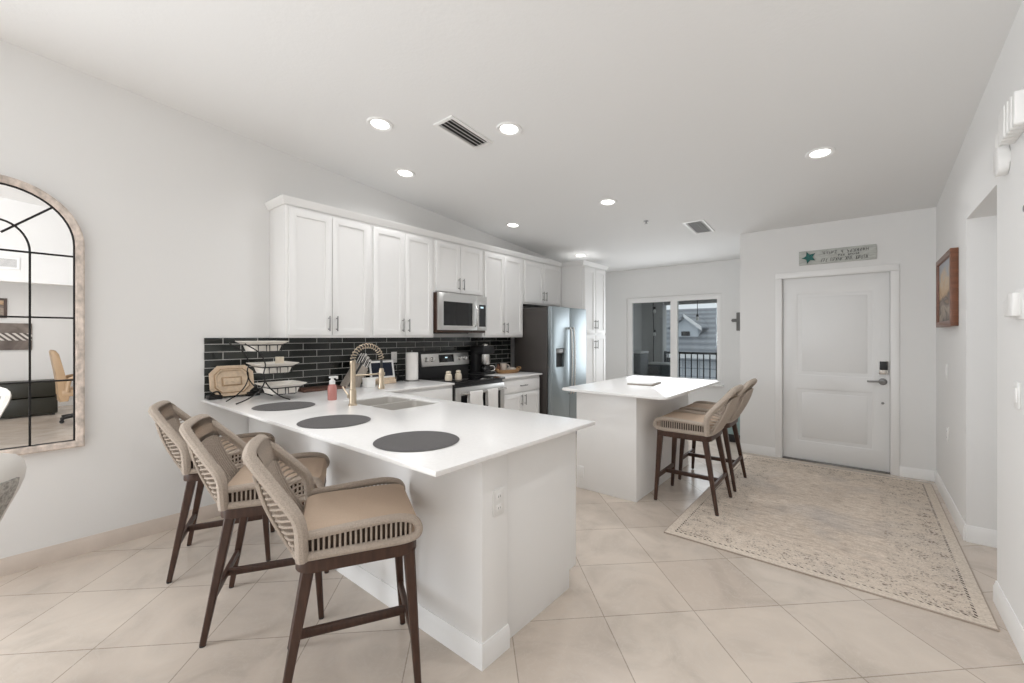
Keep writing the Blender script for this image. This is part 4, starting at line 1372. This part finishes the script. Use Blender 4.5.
    # wings: rungs of cord from the sloping rail to the edge of the woven panel
    for s in (1, -1):
        wing = [p for p in rim if p.y * s > 0 and (abs(p.y) >= 0.152 or p.z < 0.87)]
        if wing[0].z > wing[-1].z:
            wing = wing[::-1]
        ie = 0 if (RR[0].y * s > 0) else N - 1
        n = 17
        W = resample(wing, n)
        cd_ = MB()
        for q in range(n):
            v = q / (n - 1)
            a_ = surf(ie, min(0.985, 0.02 + 0.965 * v))
            b_ = W[q]
            mid = (a_ + b_) / 2 + Vector((-0.012, 0.006 * s, 0))
            cd_.tube([a_, mid, b_], 0.0046, 6)
        cd_.build('wing_cords', M['rope'], t)
    return t


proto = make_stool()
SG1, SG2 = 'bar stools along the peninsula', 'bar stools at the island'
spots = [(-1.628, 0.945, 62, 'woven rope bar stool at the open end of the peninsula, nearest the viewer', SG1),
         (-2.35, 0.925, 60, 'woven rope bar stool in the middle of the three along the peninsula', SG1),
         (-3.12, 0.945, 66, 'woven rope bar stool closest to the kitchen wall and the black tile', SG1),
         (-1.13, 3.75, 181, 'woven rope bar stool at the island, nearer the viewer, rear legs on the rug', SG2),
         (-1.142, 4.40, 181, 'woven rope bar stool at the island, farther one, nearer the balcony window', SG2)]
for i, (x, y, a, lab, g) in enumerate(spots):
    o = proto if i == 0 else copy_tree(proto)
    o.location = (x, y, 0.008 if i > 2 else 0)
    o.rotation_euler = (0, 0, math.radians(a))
    tag(o, lab, 'bar stool', g)

# ------------------------------------------------------------------ rug
rx0, rx1, ry0_, ry1_ = -1.085, 0.497, 2.985, 5.56
M['rug'] = rug_mat((rx1 - rx0) / 2, (ry1_ - ry0_) / 2)
rb = MB().prism(rrect(rx0, ry0_, rx1, ry1_, 0.01, 2), 0.0, 0.008, 'z', 0.002)
ro = rb.build('area_rug', M['rug'])
tag(ro, 'faded beige oriental area rug in front of the entry door', 'rug')

# ------------------------------------------------------------------ wall things
# framed picture on the right wall
pc = thing('framed_picture', 'brown wood framed picture on the right wall near the entry door', 'picture', (RX, 4.85, 1.46))
MB().slab([4.46, 4.503, 5.20, 5.243], [1.463, 1.506, 1.995, 2.037], {(1, 1)}, RX - 0.045, RX, 'x', 0.004).build('frame', M['frame_brown'], pc)
pnl = MB().box((RX - 0.028, 4.495, 1.498), (RX - 0.02, 5.21, 2.0)).build('canvas', M['dusk'], pc)

# alarm sounder
al = thing('door_chime', 'white ribbed door chime high on the right wall', 'door chime', (RX, 2.86, 2.17))
mb = MB()
for i in range(6):
    y0 = 2.72 + i * 0.046
    mb.prism(rrect(y0, 2.275, y0 + 0.042, 2.42, 0.012, 3), RX - 0.055 + 0.002 * abs(i - 3), RX, 'x', 0.004)
mb.build('ribbed_cover', M['plastic'], al)
MB().prism(rrect(3.05, 2.17, 3.165, 2.31, 0.045, 6), RX - 0.04, RX, 'x', 0.01).build('sensor_pod', M['plastic'], al)
mb = MB()
for q in (0, 0.018, 0.036):
    mb.tube(smooth_path([(RX - 0.032, 3.12 - q, 2.29), (RX - 0.042, 3.07 - q, 2.335), (RX - 0.042, 3.0 - q, 2.36)]), 0.006, 8)
mb.build('cable', M['plastic'], al)
th = thing('thermostat', 'white thermostat on the right wall above the switch plate', 'thermostat', (RX, 2.93, 1.46))
MB().box((RX - 0.008, 2.80, 1.46), (RX, 2.94, 1.595), 0.003).build('back_plate', M['plastic'], th)
MB().box((RX - 0.032, 2.85, 1.475), (RX - 0.006, 2.955, 1.58), 0.006).build('body', M['plastic'], th)
MB().box((RX - 0.02, 2.985, 1.478), (RX, 3.07, 1.555), 0.004).build('sensor', M['plastic'], th)
sn = MB().lathe([(0, 0), (0.018, 0), (0.02, -0.012), (0.012, -0.018), (0, -0.019)], (RX, 2.755, 1.925), 18, 'x')
tag(sn.build('door_stop_button', M['nickel']), 'small grey metal button on the right wall', 'hook')

# sign above the door
sg = thing('wall_sign', 'grey wooden plank sign with teal starfish above the entry door', 'sign', (-0.22, DY, 2.175))
MB().box((-0.548, DY - 0.02, 2.175), (0.108, DY, 2.327), 0.003).build('plank', M['signwood'], sg)
sf = []
for i in range(10):
    a = PI / 2 + i * PI / 5 + 0.35
    r = 0.068 if i % 2 == 0 else 0.027
    sf.append((2.252 + r * math.sin(a), -0.455 + r * math.cos(a)))
MB().prism(sf, DY - 0.034, DY - 0.018, 'y', 0.004).build('starfish', M['teal'], sg)
lt = MB()
random.seed(3)


def glyph(x, z, hgt, wd):
    """weathered letter-like strokes, as illegible as on the photograph"""
    st_ = [((0, 0), (0, 1)), ((1, 0), (1, 1)), ((0, 1), (1, 1)), ((0, 0), (1, 0)), ((0, 0.5), (1, 0.5)), ((0, 1), (1, 0)), ((0, 0), (1, 1))]
    for a, b in random.sample(st_, 3):
        p0 = (x + a[0] * wd, DY - 0.0205, z + a[1] * hgt)
        p1 = (x + b[0] * wd, DY - 0.0205, z + b[1] * hgt)
        lt.bar(p0, p1, 0.007, 0.007, 0.003, 0.003, up=(0, 1, 0.001) if True else None)


for x0, x1, z, hgt, n, skip in ((-0.335, 0.055, 2.272, 0.032, 15, (5, 7)), (-0.20, -0.02, 2.243, 0.014, 9, (3,)), (-0.35, 0.05, 2.192, 0.036, 19, (3, 9, 13))):
    stp = (x1 - x0) / n
    for i in range(n):
        if i not in skip:
            glyph(x0 + i * stp, z, hgt, stp * 0.62)
lt.build('lettering', M['ink'], sg)

# cross on the back wall
cr = MB().box((-1.428, BY - 0.018, 1.47), (-1.375, BY, 1.735), 0.006)
cr.box((-1.475, BY - 0.016, 1.60), (-1.328, BY, 1.645), 0.006)
cr.lathe([(0, 0), (0.025, 0), (0.02, -0.010), (0, -0.012)], (-1.472, BY - 0.006, 1.622), 14, 'y')
tag(cr.build('wall_cross', M['pewter']), 'dark pewter cross hanging on the back wall beside the window', 'cross')

# dark crate on the floor by the return wall
ct = thing('storage_crate', 'black crate with pale teal front on the floor behind the island stools', 'crate', (-1.30, 6.35, 0))
MB().box((-1.42, 6.12, 0.0), (-1.165, 6.62, 0.10), 0.006).build('base', M['rubber'], ct)
mb = MB()
for x in (-1.415, -1.185):
    for y in (6.125, 6.60):
        mb.box((x, y, 0.10), (x + 0.016, y + 0.016, 0.36))
mb.box((-1.42, 6.12, 0.35), (-1.165, 6.62, 0.366), 0.003)
mb.build('frame', M['rubber'], ct)
MB().box((-1.40, 6.135, 0.10), (-1.18, 6.605, 0.35), 0.004).build('panel', M['tealpanel'], ct)
# small item on the window sill
vs = MB().lathe([(0, 0.662), (0.022, 0.662), (0.03, 0.69), (0.018, 0.715), (0.022, 0.73), (0.018, 0.73), (0, 0.70)], (-1.72, BY - 0.03, 0), 18)
tag(vs.build('small_vase', M['plastic']), 'tiny pale vase on the balcony window sill', 'vase')

# ------------------------------------------------------------------ ceiling fittings
slope = math.atan(-CEILK)
LIGHTS = [((-2.739, 1.786), 'round recessed ceiling light nearest the peninsula stools, left of the long vent'),
          ((-1.991, 2.372), 'round recessed ceiling light just right of the long ceiling vent'),
          ((-3.266, 2.394), 'round recessed ceiling light above the tall cabinets left of the microwave'),
          ((-3.325, 4.039), 'round recessed ceiling light above the cabinet between microwave and refrigerator'),
          ((-2.015, 3.981), 'round recessed ceiling light above the island, beside the sprinkler'),
          ((-0.248, 3.944), 'round recessed ceiling light above the rug, the rightmost one'),
          ((-0.20, 1.90), 'unseen recessed ceiling light added to brighten the right wall'),  # extra fitting out of view, added to brighten the right wall
          ((-3.322, 5.66), 'round recessed ceiling light above the pantry cabinet, the farthest one')]
for li, ((x, y), lab) in enumerate(LIGHTS):
    z = cz(y)
    t = thing('recessed_light', lab, 'ceiling light', (x, y, z), 0, 'recessed lights in the ceiling')
    t.rotation_euler = (slope, 0, 0)
    W4 = world_of(t)

    def loc_lathe(prof, n=32):
        mb = MB().lathe(prof, (0, 0, 0), n)
        mb.bm.transform(W4)
        return mb
    loc_lathe([(0.062, 0.004), (0.094, 0.004), (0.094, -0.004), (0.088, -0.010), (0.072, -0.008), (0.064, -0.002)]).build('trim_ring', M['trim'], t)
    loc_lathe([(0, 0.004), (0.066, 0.004), (0.066, -0.002), (0, -0.003)]).build('lens', M['led'], t)
    l = bpy.data.lights.new('led_downlight', 'AREA')
    l.shape = 'DISK'
    l.size = 0.13
    l.energy = {0: 4.0, 1: 7.0, 3: 1.3, 4: 8.0, 5: 3.5, 6: 6.0, 7: 0.6}.get(li, 2.5)
    l.color = (0.98, 0.99, 1.0)
    l.spread = math.radians(150)
    lo = bpy.data.objects.new('led_downlight', l)
    lo.location = (x, y, z - 0.012)
    COL.objects.link(lo)


def vent(label, xc, yc, hx, hy, n, along, rz=0.0, cat='air vent'):
    t = thing('ceiling_vent', label, cat, (xc, yc, cz(yc)))
    t.rotation_euler = (slope, 0, rz)
    W4 = world_of(t)
    fr_ = MB().slab([-hx, -hx + 0.028, hx - 0.028, hx], [-hy, -hy + 0.028, hy - 0.028, hy], {(1, 1)}, -0.010, 0.002, 'z', 0.003)
    fr_.bm.transform(W4)
    fr_.build('frame', M['trim'], t)
    bk = MB().box((-hx + 0.02, -hy + 0.02, -0.001), (hx - 0.02, hy - 0.02, 0.003))
    bk.bm.transform(W4)
    bk.build('duct', M['rubber'], t)
    sl = MB()
    for i in range(n):
        u = (i + 0.5) / n * 2 - 1
        if along == 'y':
            xx = u * (hx - 0.028)
            sl.box((xx - 0.064 / n, -hy + 0.024, -0.009), (xx + 0.064 / n, hy - 0.024, -0.006), rot=Matrix.Rotation(0.6, 3, 'Y'))
        else:
            yy = u * (hy - 0.028)
            sl.box((-hx + 0.024, yy - 0.012, -0.009), (hx - 0.024, yy + 0.012, -0.006), rot=Matrix.Rotation(-0.6, 3, 'X'))
    sl.bm.transform(W4)
    sl.build('louvers', M['trim'], t)


vent('long white louvered ceiling vent between two recessed lights', -2.31, 2.225, 0.10, 0.215, 4, 'y')
vent('square white louvered ceiling vent in front of the entry wall', -1.47, 5.20, 0.115, 0.24, 6, 'y')
sk = thing('sprinkler_head', 'small sprinkler head on the ceiling between light and square vent', 'sprinkler', (-1.908, 4.708, cz(4.708)))
MB().lathe([(0, 0.002), (0.028, 0.002), (0.026, -0.006), (0.01, -0.008), (0.008, -0.028), (0, -0.028)], (-1.908, 4.708, cz(4.708)), 18).build('escutcheon', M['nickel'], sk)
MB().lathe([(0, -0.028), (0.018, -0.029), (0.018, -0.032), (0, -0.033)], (-1.908, 4.708, cz(4.708)), 14).build('deflector', M['nickel'], sk)

# ------------------------------------------------------------------ arched mirror on the left wall
mi = thing('arched_mirror', 'tall arched window pane mirror with whitewashed wood frame on the left wall', 'mirror', (WX, -0.015, 0.69))
yc0, zs0, R0, zb0 = -0.015, 1.952, 0.36, 0.69


def arch(r, zb, n=28, x=WX):
    pts = [(x, yc0 + r, zb)]
    for i in range(n + 1):
        a = PI * i / n
        pts.append((x, yc0 + r * math.cos(a), zs0 + r * math.sin(a)))
    pts.append((x, yc0 - r, zb))
    return pts


def shiftx(p, dx):
    return [(x + dx, y, z) for x, y, z in p]


ro_, ri_ = arch(R0, zb0), arch(R0 - 0.042, zb0 + 0.042)
mb = MB()
mb.loft([shiftx(ro_, 0.002), shiftx(ro_, 0.040), shiftx(arch(R0 - 0.008, zb0 + 0.008), 0.047), shiftx(arch(R0 - 0.034, zb0 + 0.034), 0.044), shiftx(ri_, 0.036), shiftx(ri_, 0.002)], cap=False)
mb.build('frame', M['whitewash'], mi)
gl = MB()
a_, b_ = shiftx(arch(R0 - 0.03, zb0 + 0.03), 0.020), shiftx(arch(R0 - 0.03, zb0 + 0.03), 0.024)
gl.loft([a_, b_])
gl.build('mirror_glass', M['mirror'], mi, smooth=False)
mu = MB()
xm = WX + 0.030
rb_ = R0 - 0.044


def mbar(a, b):
    mu.bar((xm, *a), (xm, *b), 0.009, 0.009, 0.010, 0.010, up=(1, 0, 0))


ri = 0.13
for s in (-1, 1):
    mbar((yc0 + s * ri, zb0 + 0.044), (yc0 + s * ri, 1.885))
    mbar((yc0 + s * ri * 0.0, 1.945 + 0.0) if False else (yc0 + s * 0.02, 1.985), (yc0 + s * rb_ * 0.7071, zs0 + rb_ * 0.7071))
for z in (1.885, 1.50, 1.113):
    mbar((yc0 - rb_, z), (yc0 + rb_, z))
arcp = [(xm, yc0 + ri * math.cos(PI * i / 20), 1.885 + 0.175 * math.sin(PI * i / 20)) for i in range(21)]
mu.tube(arcp, 0.0055, 6)
mu.tube(shiftx(arch(R0 - 0.046, zb0 + 0.046), 0.030), 0.005, 6, closed=True)
mu.build('muntins', M['black'], mi)

# white tub chair at the left edge
wc = thing('tub_chair', 'white leather tub chair with grey fleece at the left edge of the photo', 'chair', (-2.36, -0.225, 0))


def shell(r, x, flare):
    pass


mb = MB()
cx0, cy0 = -2.34, -0.225
rows = []
for z, rr_, cut in ((0.46, 0.19, 1.0), (0.56, 0.205, 1.0), (0.66, 0.212, 1.0), (0.72, 0.222, 1.0), (0.78, 0.245, 1.0), (0.84, 0.271, 1.0), (0.88, 0.284, 1.0), (0.91, 0.288, 0.97), (0.94, 0.282, 0.92), (0.965, 0.262, 0.85), (0.982, 0.232, 0.75), (0.992, 0.19, 0.6)):
    row = []
    for i in range(33):
        a = math.radians(-105 * cut + 210 * cut * i / 32)
        row.append((cx0 + rr_ * 0.9 * math.cos(a), cy0 + rr_ * math.sin(a), z))
    rows.append(row)
mb.loft(rows, cap=False, closed=False)
bmesh.ops.recalc_face_normals(mb.bm, faces=mb.bm.faces)
bmesh.ops.solidify(mb.bm, geom=list(mb.bm.faces), thickness=0.028)
mb.build('back_shell', M['leather'], wc)
for nm, off, th_ in (('fleece_panel', 0.008, -0.012), ('fleece_lining', -0.034, 0.010)):
    mb = MB()
    rows = []
    for z, rr_ in ((0.54, 0.205), (0.66, 0.212), (0.72, 0.222), (0.78, 0.245), (0.84, 0.271), (0.88, 0.284), (0.902, 0.287)):
        rows.append([(cx0 + (rr_ + off) * 0.9 * math.cos(math.radians(a)), cy0 + (rr_ + off) * math.sin(math.radians(a)), z) for a in range(-66, 67, 6)])
    mb.loft(rows, cap=False, closed=False)
    bmesh.ops.recalc_face_normals(mb.bm, faces=mb.bm.faces)
    bmesh.ops.solidify(mb.bm, geom=list(mb.bm.faces), thickness=th_)
    mb.build(nm, M['boucle'], wc)
mb = MB()
mb.loft([[(cx0 + q * 0.9 * math.cos(2 * PI * i / 28) - 0.02, cy0 + q * math.sin(2 * PI * i / 28), z) for i in range(28)] for q, z in ((0.19, 0.40), (0.215, 0.43), (0.22, 0.48), (0.20, 0.505))])
mb.build('seat', M['leather'], wc)
for sx in (-1, 1):
    for sy in (-1, 1):
        MB().bar((cx0 - 0.02 + sx * 0.11, cy0 + sy * 0.12, 0.41), (cx0 - 0.02 + sx * 0.19, cy0 + sy * 0.20, 0.0), 0.035, 0.02).build('leg', M['walnut'], wc)

# ------------------------------------------------------------------ den things seen in the mirror
tk = thing('storage_ottoman', 'dark olive storage ottoman in the den, reflected in the mirror', 'ottoman', (3.65, 0.30, 0))
MB().box((3.38, -0.25, 0.03), (3.95, 0.66, 0.32), 0.015).build('base', M['olive'], tk)
MB().box((3.37, -0.26, 0.33), (3.96, 0.67, 0.60), 0.03).build('lid', M['olive'], tk)
for x in (3.43, 3.90):
    for y in (-0.2, 0.61):
        MB().cyl((x, y, 0), (x, y, 0.035), 0.02, n=10).build('foot', M['rubber'], tk)
oc = thing('office_chair', 'tan leather swivel office chair in the den, reflected in the mirror', 'office chair', (2.35, 0.86, 0))
mb = MB()
pr = [(0.60, 0.35), (0.61, 0.45), (0.585, 0.60), (0.56, 0.80), (0.53, 1.0), (0.51, 1.14), (0.525, 1.17), (0.56, 1.165), (0.60, 1.10), (0.64, 0.90), (0.68, 0.70), (0.70, 0.58), (0.72, 0.45), (0.70, 0.35)]
mb.prism(pr, 2.10, 2.58, 'x', 0.02)
mb.build('backrest', M['tanleather'], oc)
MB().box((2.08, 0.62, 0.43), (2.60, 1.14, 0.55), 0.04).build('seat', M['tanleather'], oc)
for x in (2.06, 2.62):
    MB().tube(smooth_path([(x, 0.68, 0.50), (x, 0.70, 0.66), (x, 0.74, 0.72), (x, 0.98, 0.73), (x, 1.02, 0.68), (x, 1.0, 0.50)]), 0.028, 8).build('armrest', M['tanleather'], oc)
MB().cyl((2.34, 0.88, 0.09), (2.34, 0.88, 0.44), 0.03, n=14).build('gas_post', M['rubber'], oc)
for i in range(5):
    a = 2 * PI * i / 5 + 0.4
    e = (2.34 + 0.29 * math.cos(a), 0.88 + 0.29 * math.sin(a))
    lg = MB().bar((2.34, 0.88, 0.11), (e[0], e[1], 0.075), 0.05, 0.035, up=(0, 0, 1)).build('base_arm', M['rubber'], oc)
    MB().lathe([(0, -0.02), (0.028, -0.02), (0.03, 0), (0.028, 0.02), (0, 0.02)], (e[0], e[1], 0.03), 16, 'x').build('caster', M['rubber'], lg)
pa = thing('framed_picture', 'small dark framed picture on the den wall, reflected at the mirror edge', 'picture', (4.7, -0.15, 1.73))
MB().slab([-0.35, -0.31, 0.05, 0.09], [1.73, 1.77, 2.055, 2.095], {(1, 1)}, 4.67, 4.70, 'x', 0.003).build('frame', M['frame_dark'], pa)
MB().box((4.682, -0.315, 1.765), (4.69, 0.055, 2.06)).build('canvas', M['dusk'], pa)
pb = MB().box((4.665, -0.45, 1.13), (4.70, 0.40, 1.635), 0.003)
tag(pb.build('canvas_print', M['stripes']), 'wide grey canvas print on the den wall, reflected in the mirror', 'picture')
gv = thing('return_grille', 'white return air grille above the den opening, reflected in the mirror', 'air vent', (RX, -0.12, 2.22))
MB().slab([-0.42, -0.395, 0.14, 0.165], [2.222, 2.247, 2.345, 2.37], {(1, 1)}, RX - 0.010, RX, 'x', 0.002).build('frame', M['trim'], gv)
mb = MB()
for i in range(7):
    mb.box((RX - 0.008, -0.40, 2.250 + i * 0.0135), (RX - 0.003, 0.145, 2.2575 + i * 0.0135))
mb.build('louvers', M['trim'], gv)
MB().box((RX - 0.002, -0.40, 2.24), (RX, 0.145, 2.35)).build('duct', M['nickel'], gv)

# ------------------------------------------------------------------ balcony and outdoors
struct(MB().box((-4.4, 7.05, -0.15), (-0.9, 8.62, -0.02)), 'floor_balcony', M['concrete'], label='grey concrete balcony floor')
struct(MB().box((-4.4, 7.05, 2.30), (-0.9, 8.70, 2.45)).box((-4.4, 8.50, 2.02), (-0.9, 8.66, 2.32)), 'ceiling_balcony', M['stuccodark'], label='grey balcony soffit and beam')
struct(MB().box((-3.62, 7.04, -0.02), (-3.50, 8.66, 2.30)), 'wall_balcony', M['stucco'], label='grey stucco balcony side wall')
struct(MB().box((-3.50, 8.42, -0.02), (-3.07, 8.64, 2.30), 0.01), 'wall_balcony_column', M['stucco'], label='grey stucco balcony column')
rl = thing('balcony_railing', 'black metal picket railing along the balcony edge', 'railing', (-2.0, 8.52, -0.02))
MB().box((-3.06, 8.50, 1.045), (-0.95, 8.545, 1.085), 0.004).build('top_rail', M['sofa'], rl)
MB().box((-3.06, 8.505, 0.06), (-0.95, 8.54, 0.09), 0.004).build('bottom_rail', M['sofa'], rl)
for i in range(19):
    x = -3.0 + i * 0.112
    MB().box((x - 0.009, 8.513, 0.08), (x + 0.009, 8.531, 1.05)).build('picket', M['sofa'], rl)
for x in (-3.05, -0.98):
    MB().box((x - 0.02, 8.50, -0.02), (x + 0.02, 8.54, 1.09)).build('post', M['sofa'], rl)
b1 = thing('patio_bin', 'tall charcoal bin with pale lid on the balcony, left in the window', 'bin', (-3.28, 7.5, -0.02))
MB().box((-3.48, 7.30, -0.02), (-3.06, 7.66, 1.08), 0.01).build('body', M['bin'], b1)
MB().box((-3.49, 7.29, 1.08), (-3.05, 7.67, 1.12), 0.01).build('lid', M['binlid'], b1)
b2 = thing('patio_cabinet', 'low charcoal patio cabinet with pale top on the balcony', 'cabinet', (-2.93, 8.0, -0.02))
MB().box((-3.18, 7.80, -0.02), (-2.72, 8.25, 0.86), 0.01).build('body', M['bin'], b2)
MB().box((-3.19, 7.79, 0.86), (-2.71, 8.26, 0.89), 0.008).build('top', M['binlid'], b2)
sl = thing('string_lights', 'string light cable with bulbs hanging down the balcony wall', 'string lights', (-3.20, 8.36, 0.9))
MB().tube(smooth_path([(-3.24, 8.38, 2.28), (-3.25, 8.38, 1.9), (-3.235, 8.38, 1.5), (-3.245, 8.38, 1.1), (-3.24, 8.38, 0.88)]), 0.008, 6).build('cable', M['black'], sl)
for z in (1.93, 1.47):
    so = MB().lathe([(0, 0.05), (0.02, 0.05), (0.022, 0.0), (0, 0.0)], (-3.215, 8.37, z), 14).build('socket', M['rubber'], sl)
    MB().lathe([(0, 0), (0.018, -0.002), (0.032, -0.04), (0.02, -0.07), (0, -0.075)], (-3.215, 8.37, z), 14).build('bulb', M['bulb'], so)
sl2 = thing('string_light_bulb', 'single hanging bulb in front of the neighbouring roof', 'string lights', (-2.42, 8.45, 1.6))
MB().tube([(-2.42, 8.45, 2.30), (-2.42, 8.45, 1.80)], 0.006, 6).build('cable', M['black'], sl2)
MB().lathe([(0, 0.05), (0.02, 0.05), (0.022, 0.0), (0, 0.0)], (-2.42, 8.45, 1.76), 14).build('socket', M['rubber'], sl2)
MB().lathe([(0, 0), (0.018, -0.002), (0.032, -0.04), (0.02, -0.07), (0, -0.075)], (-2.42, 8.45, 1.76), 14).build('bulb', M['bulb'], sl2)

gr = MB().box((-60, 10, -3.2), (40, 90, -3.0))
struct(gr, 'floor_street', M['ground'], label='pale street level outside')
# neighbouring house: long grey roof with a gabled dormer
hs = thing('neighbour_house', 'pale neighbouring house with grey tiled roof and gabled dormer', 'house', (-7, 26, -3))
MB().box((-22, 22, -3.0), (6, 34, 0.55)).build('wall', M['block'], hs)
MB().prism([(21.4, 0.50), (28, 3.15), (34.6, 0.50), (34.6, 0.40), (28, 3.0), (21.4, 0.38)], -22.5, 6.5, 'x').build('roof', M['roof'], hs)
MB().box((-22.5, 21.30, 0.33), (6.5, 21.42, 0.52)).build('gutter', M['fascia'], hs)
dx_, dz_, dw_ = -7.36, 2.436, 0.62
MB().prism([(1.15, dx_ - dw_), (1.15, dx_ + dw_), (1.91, dx_ + dw_), (dz_, dx_), (1.91, dx_ - dw_)], 23.6, 26.5, 'y').build('dormer', M['siding'], hs)
mb = MB()
mb.prism([(1.77, dx_ + dw_ + 0.22), (dz_ + 0.02, dx_), (dz_ + 0.12, dx_), (1.86, dx_ + dw_ + 0.26)], 23.3, 27.5, 'y')
mb.prism([(1.77, dx_ - dw_ - 0.22), (dz_ + 0.02, dx_), (dz_ + 0.12, dx_), (1.86, dx_ - dw_ - 0.26)], 23.3, 27.5, 'y')
mb.build('dormer_roof', M['roof'], hs)
MB().prism([(1.70, dx_ + dw_ + 0.28), (dz_ - 0.02, dx_), (dz_ + 0.14, dx_), (1.89, dx_ + dw_ + 0.28)], 23.18, 23.3, 'y').build('fascia', M['fascia'], hs)
MB().box((dx_ - 0.22, 23.56, 1.42), (dx_ + 0.22, 23.62, 1.66)).build('dormer_window', M['glassblack'], hs)
for x0 in (-5.3, -8.6, -11.5):
    MB().box((x0, 21.95, -0.35), (x0 + 1.3, 22.02, 0.35)).build('window', M['glassblack'], hs)
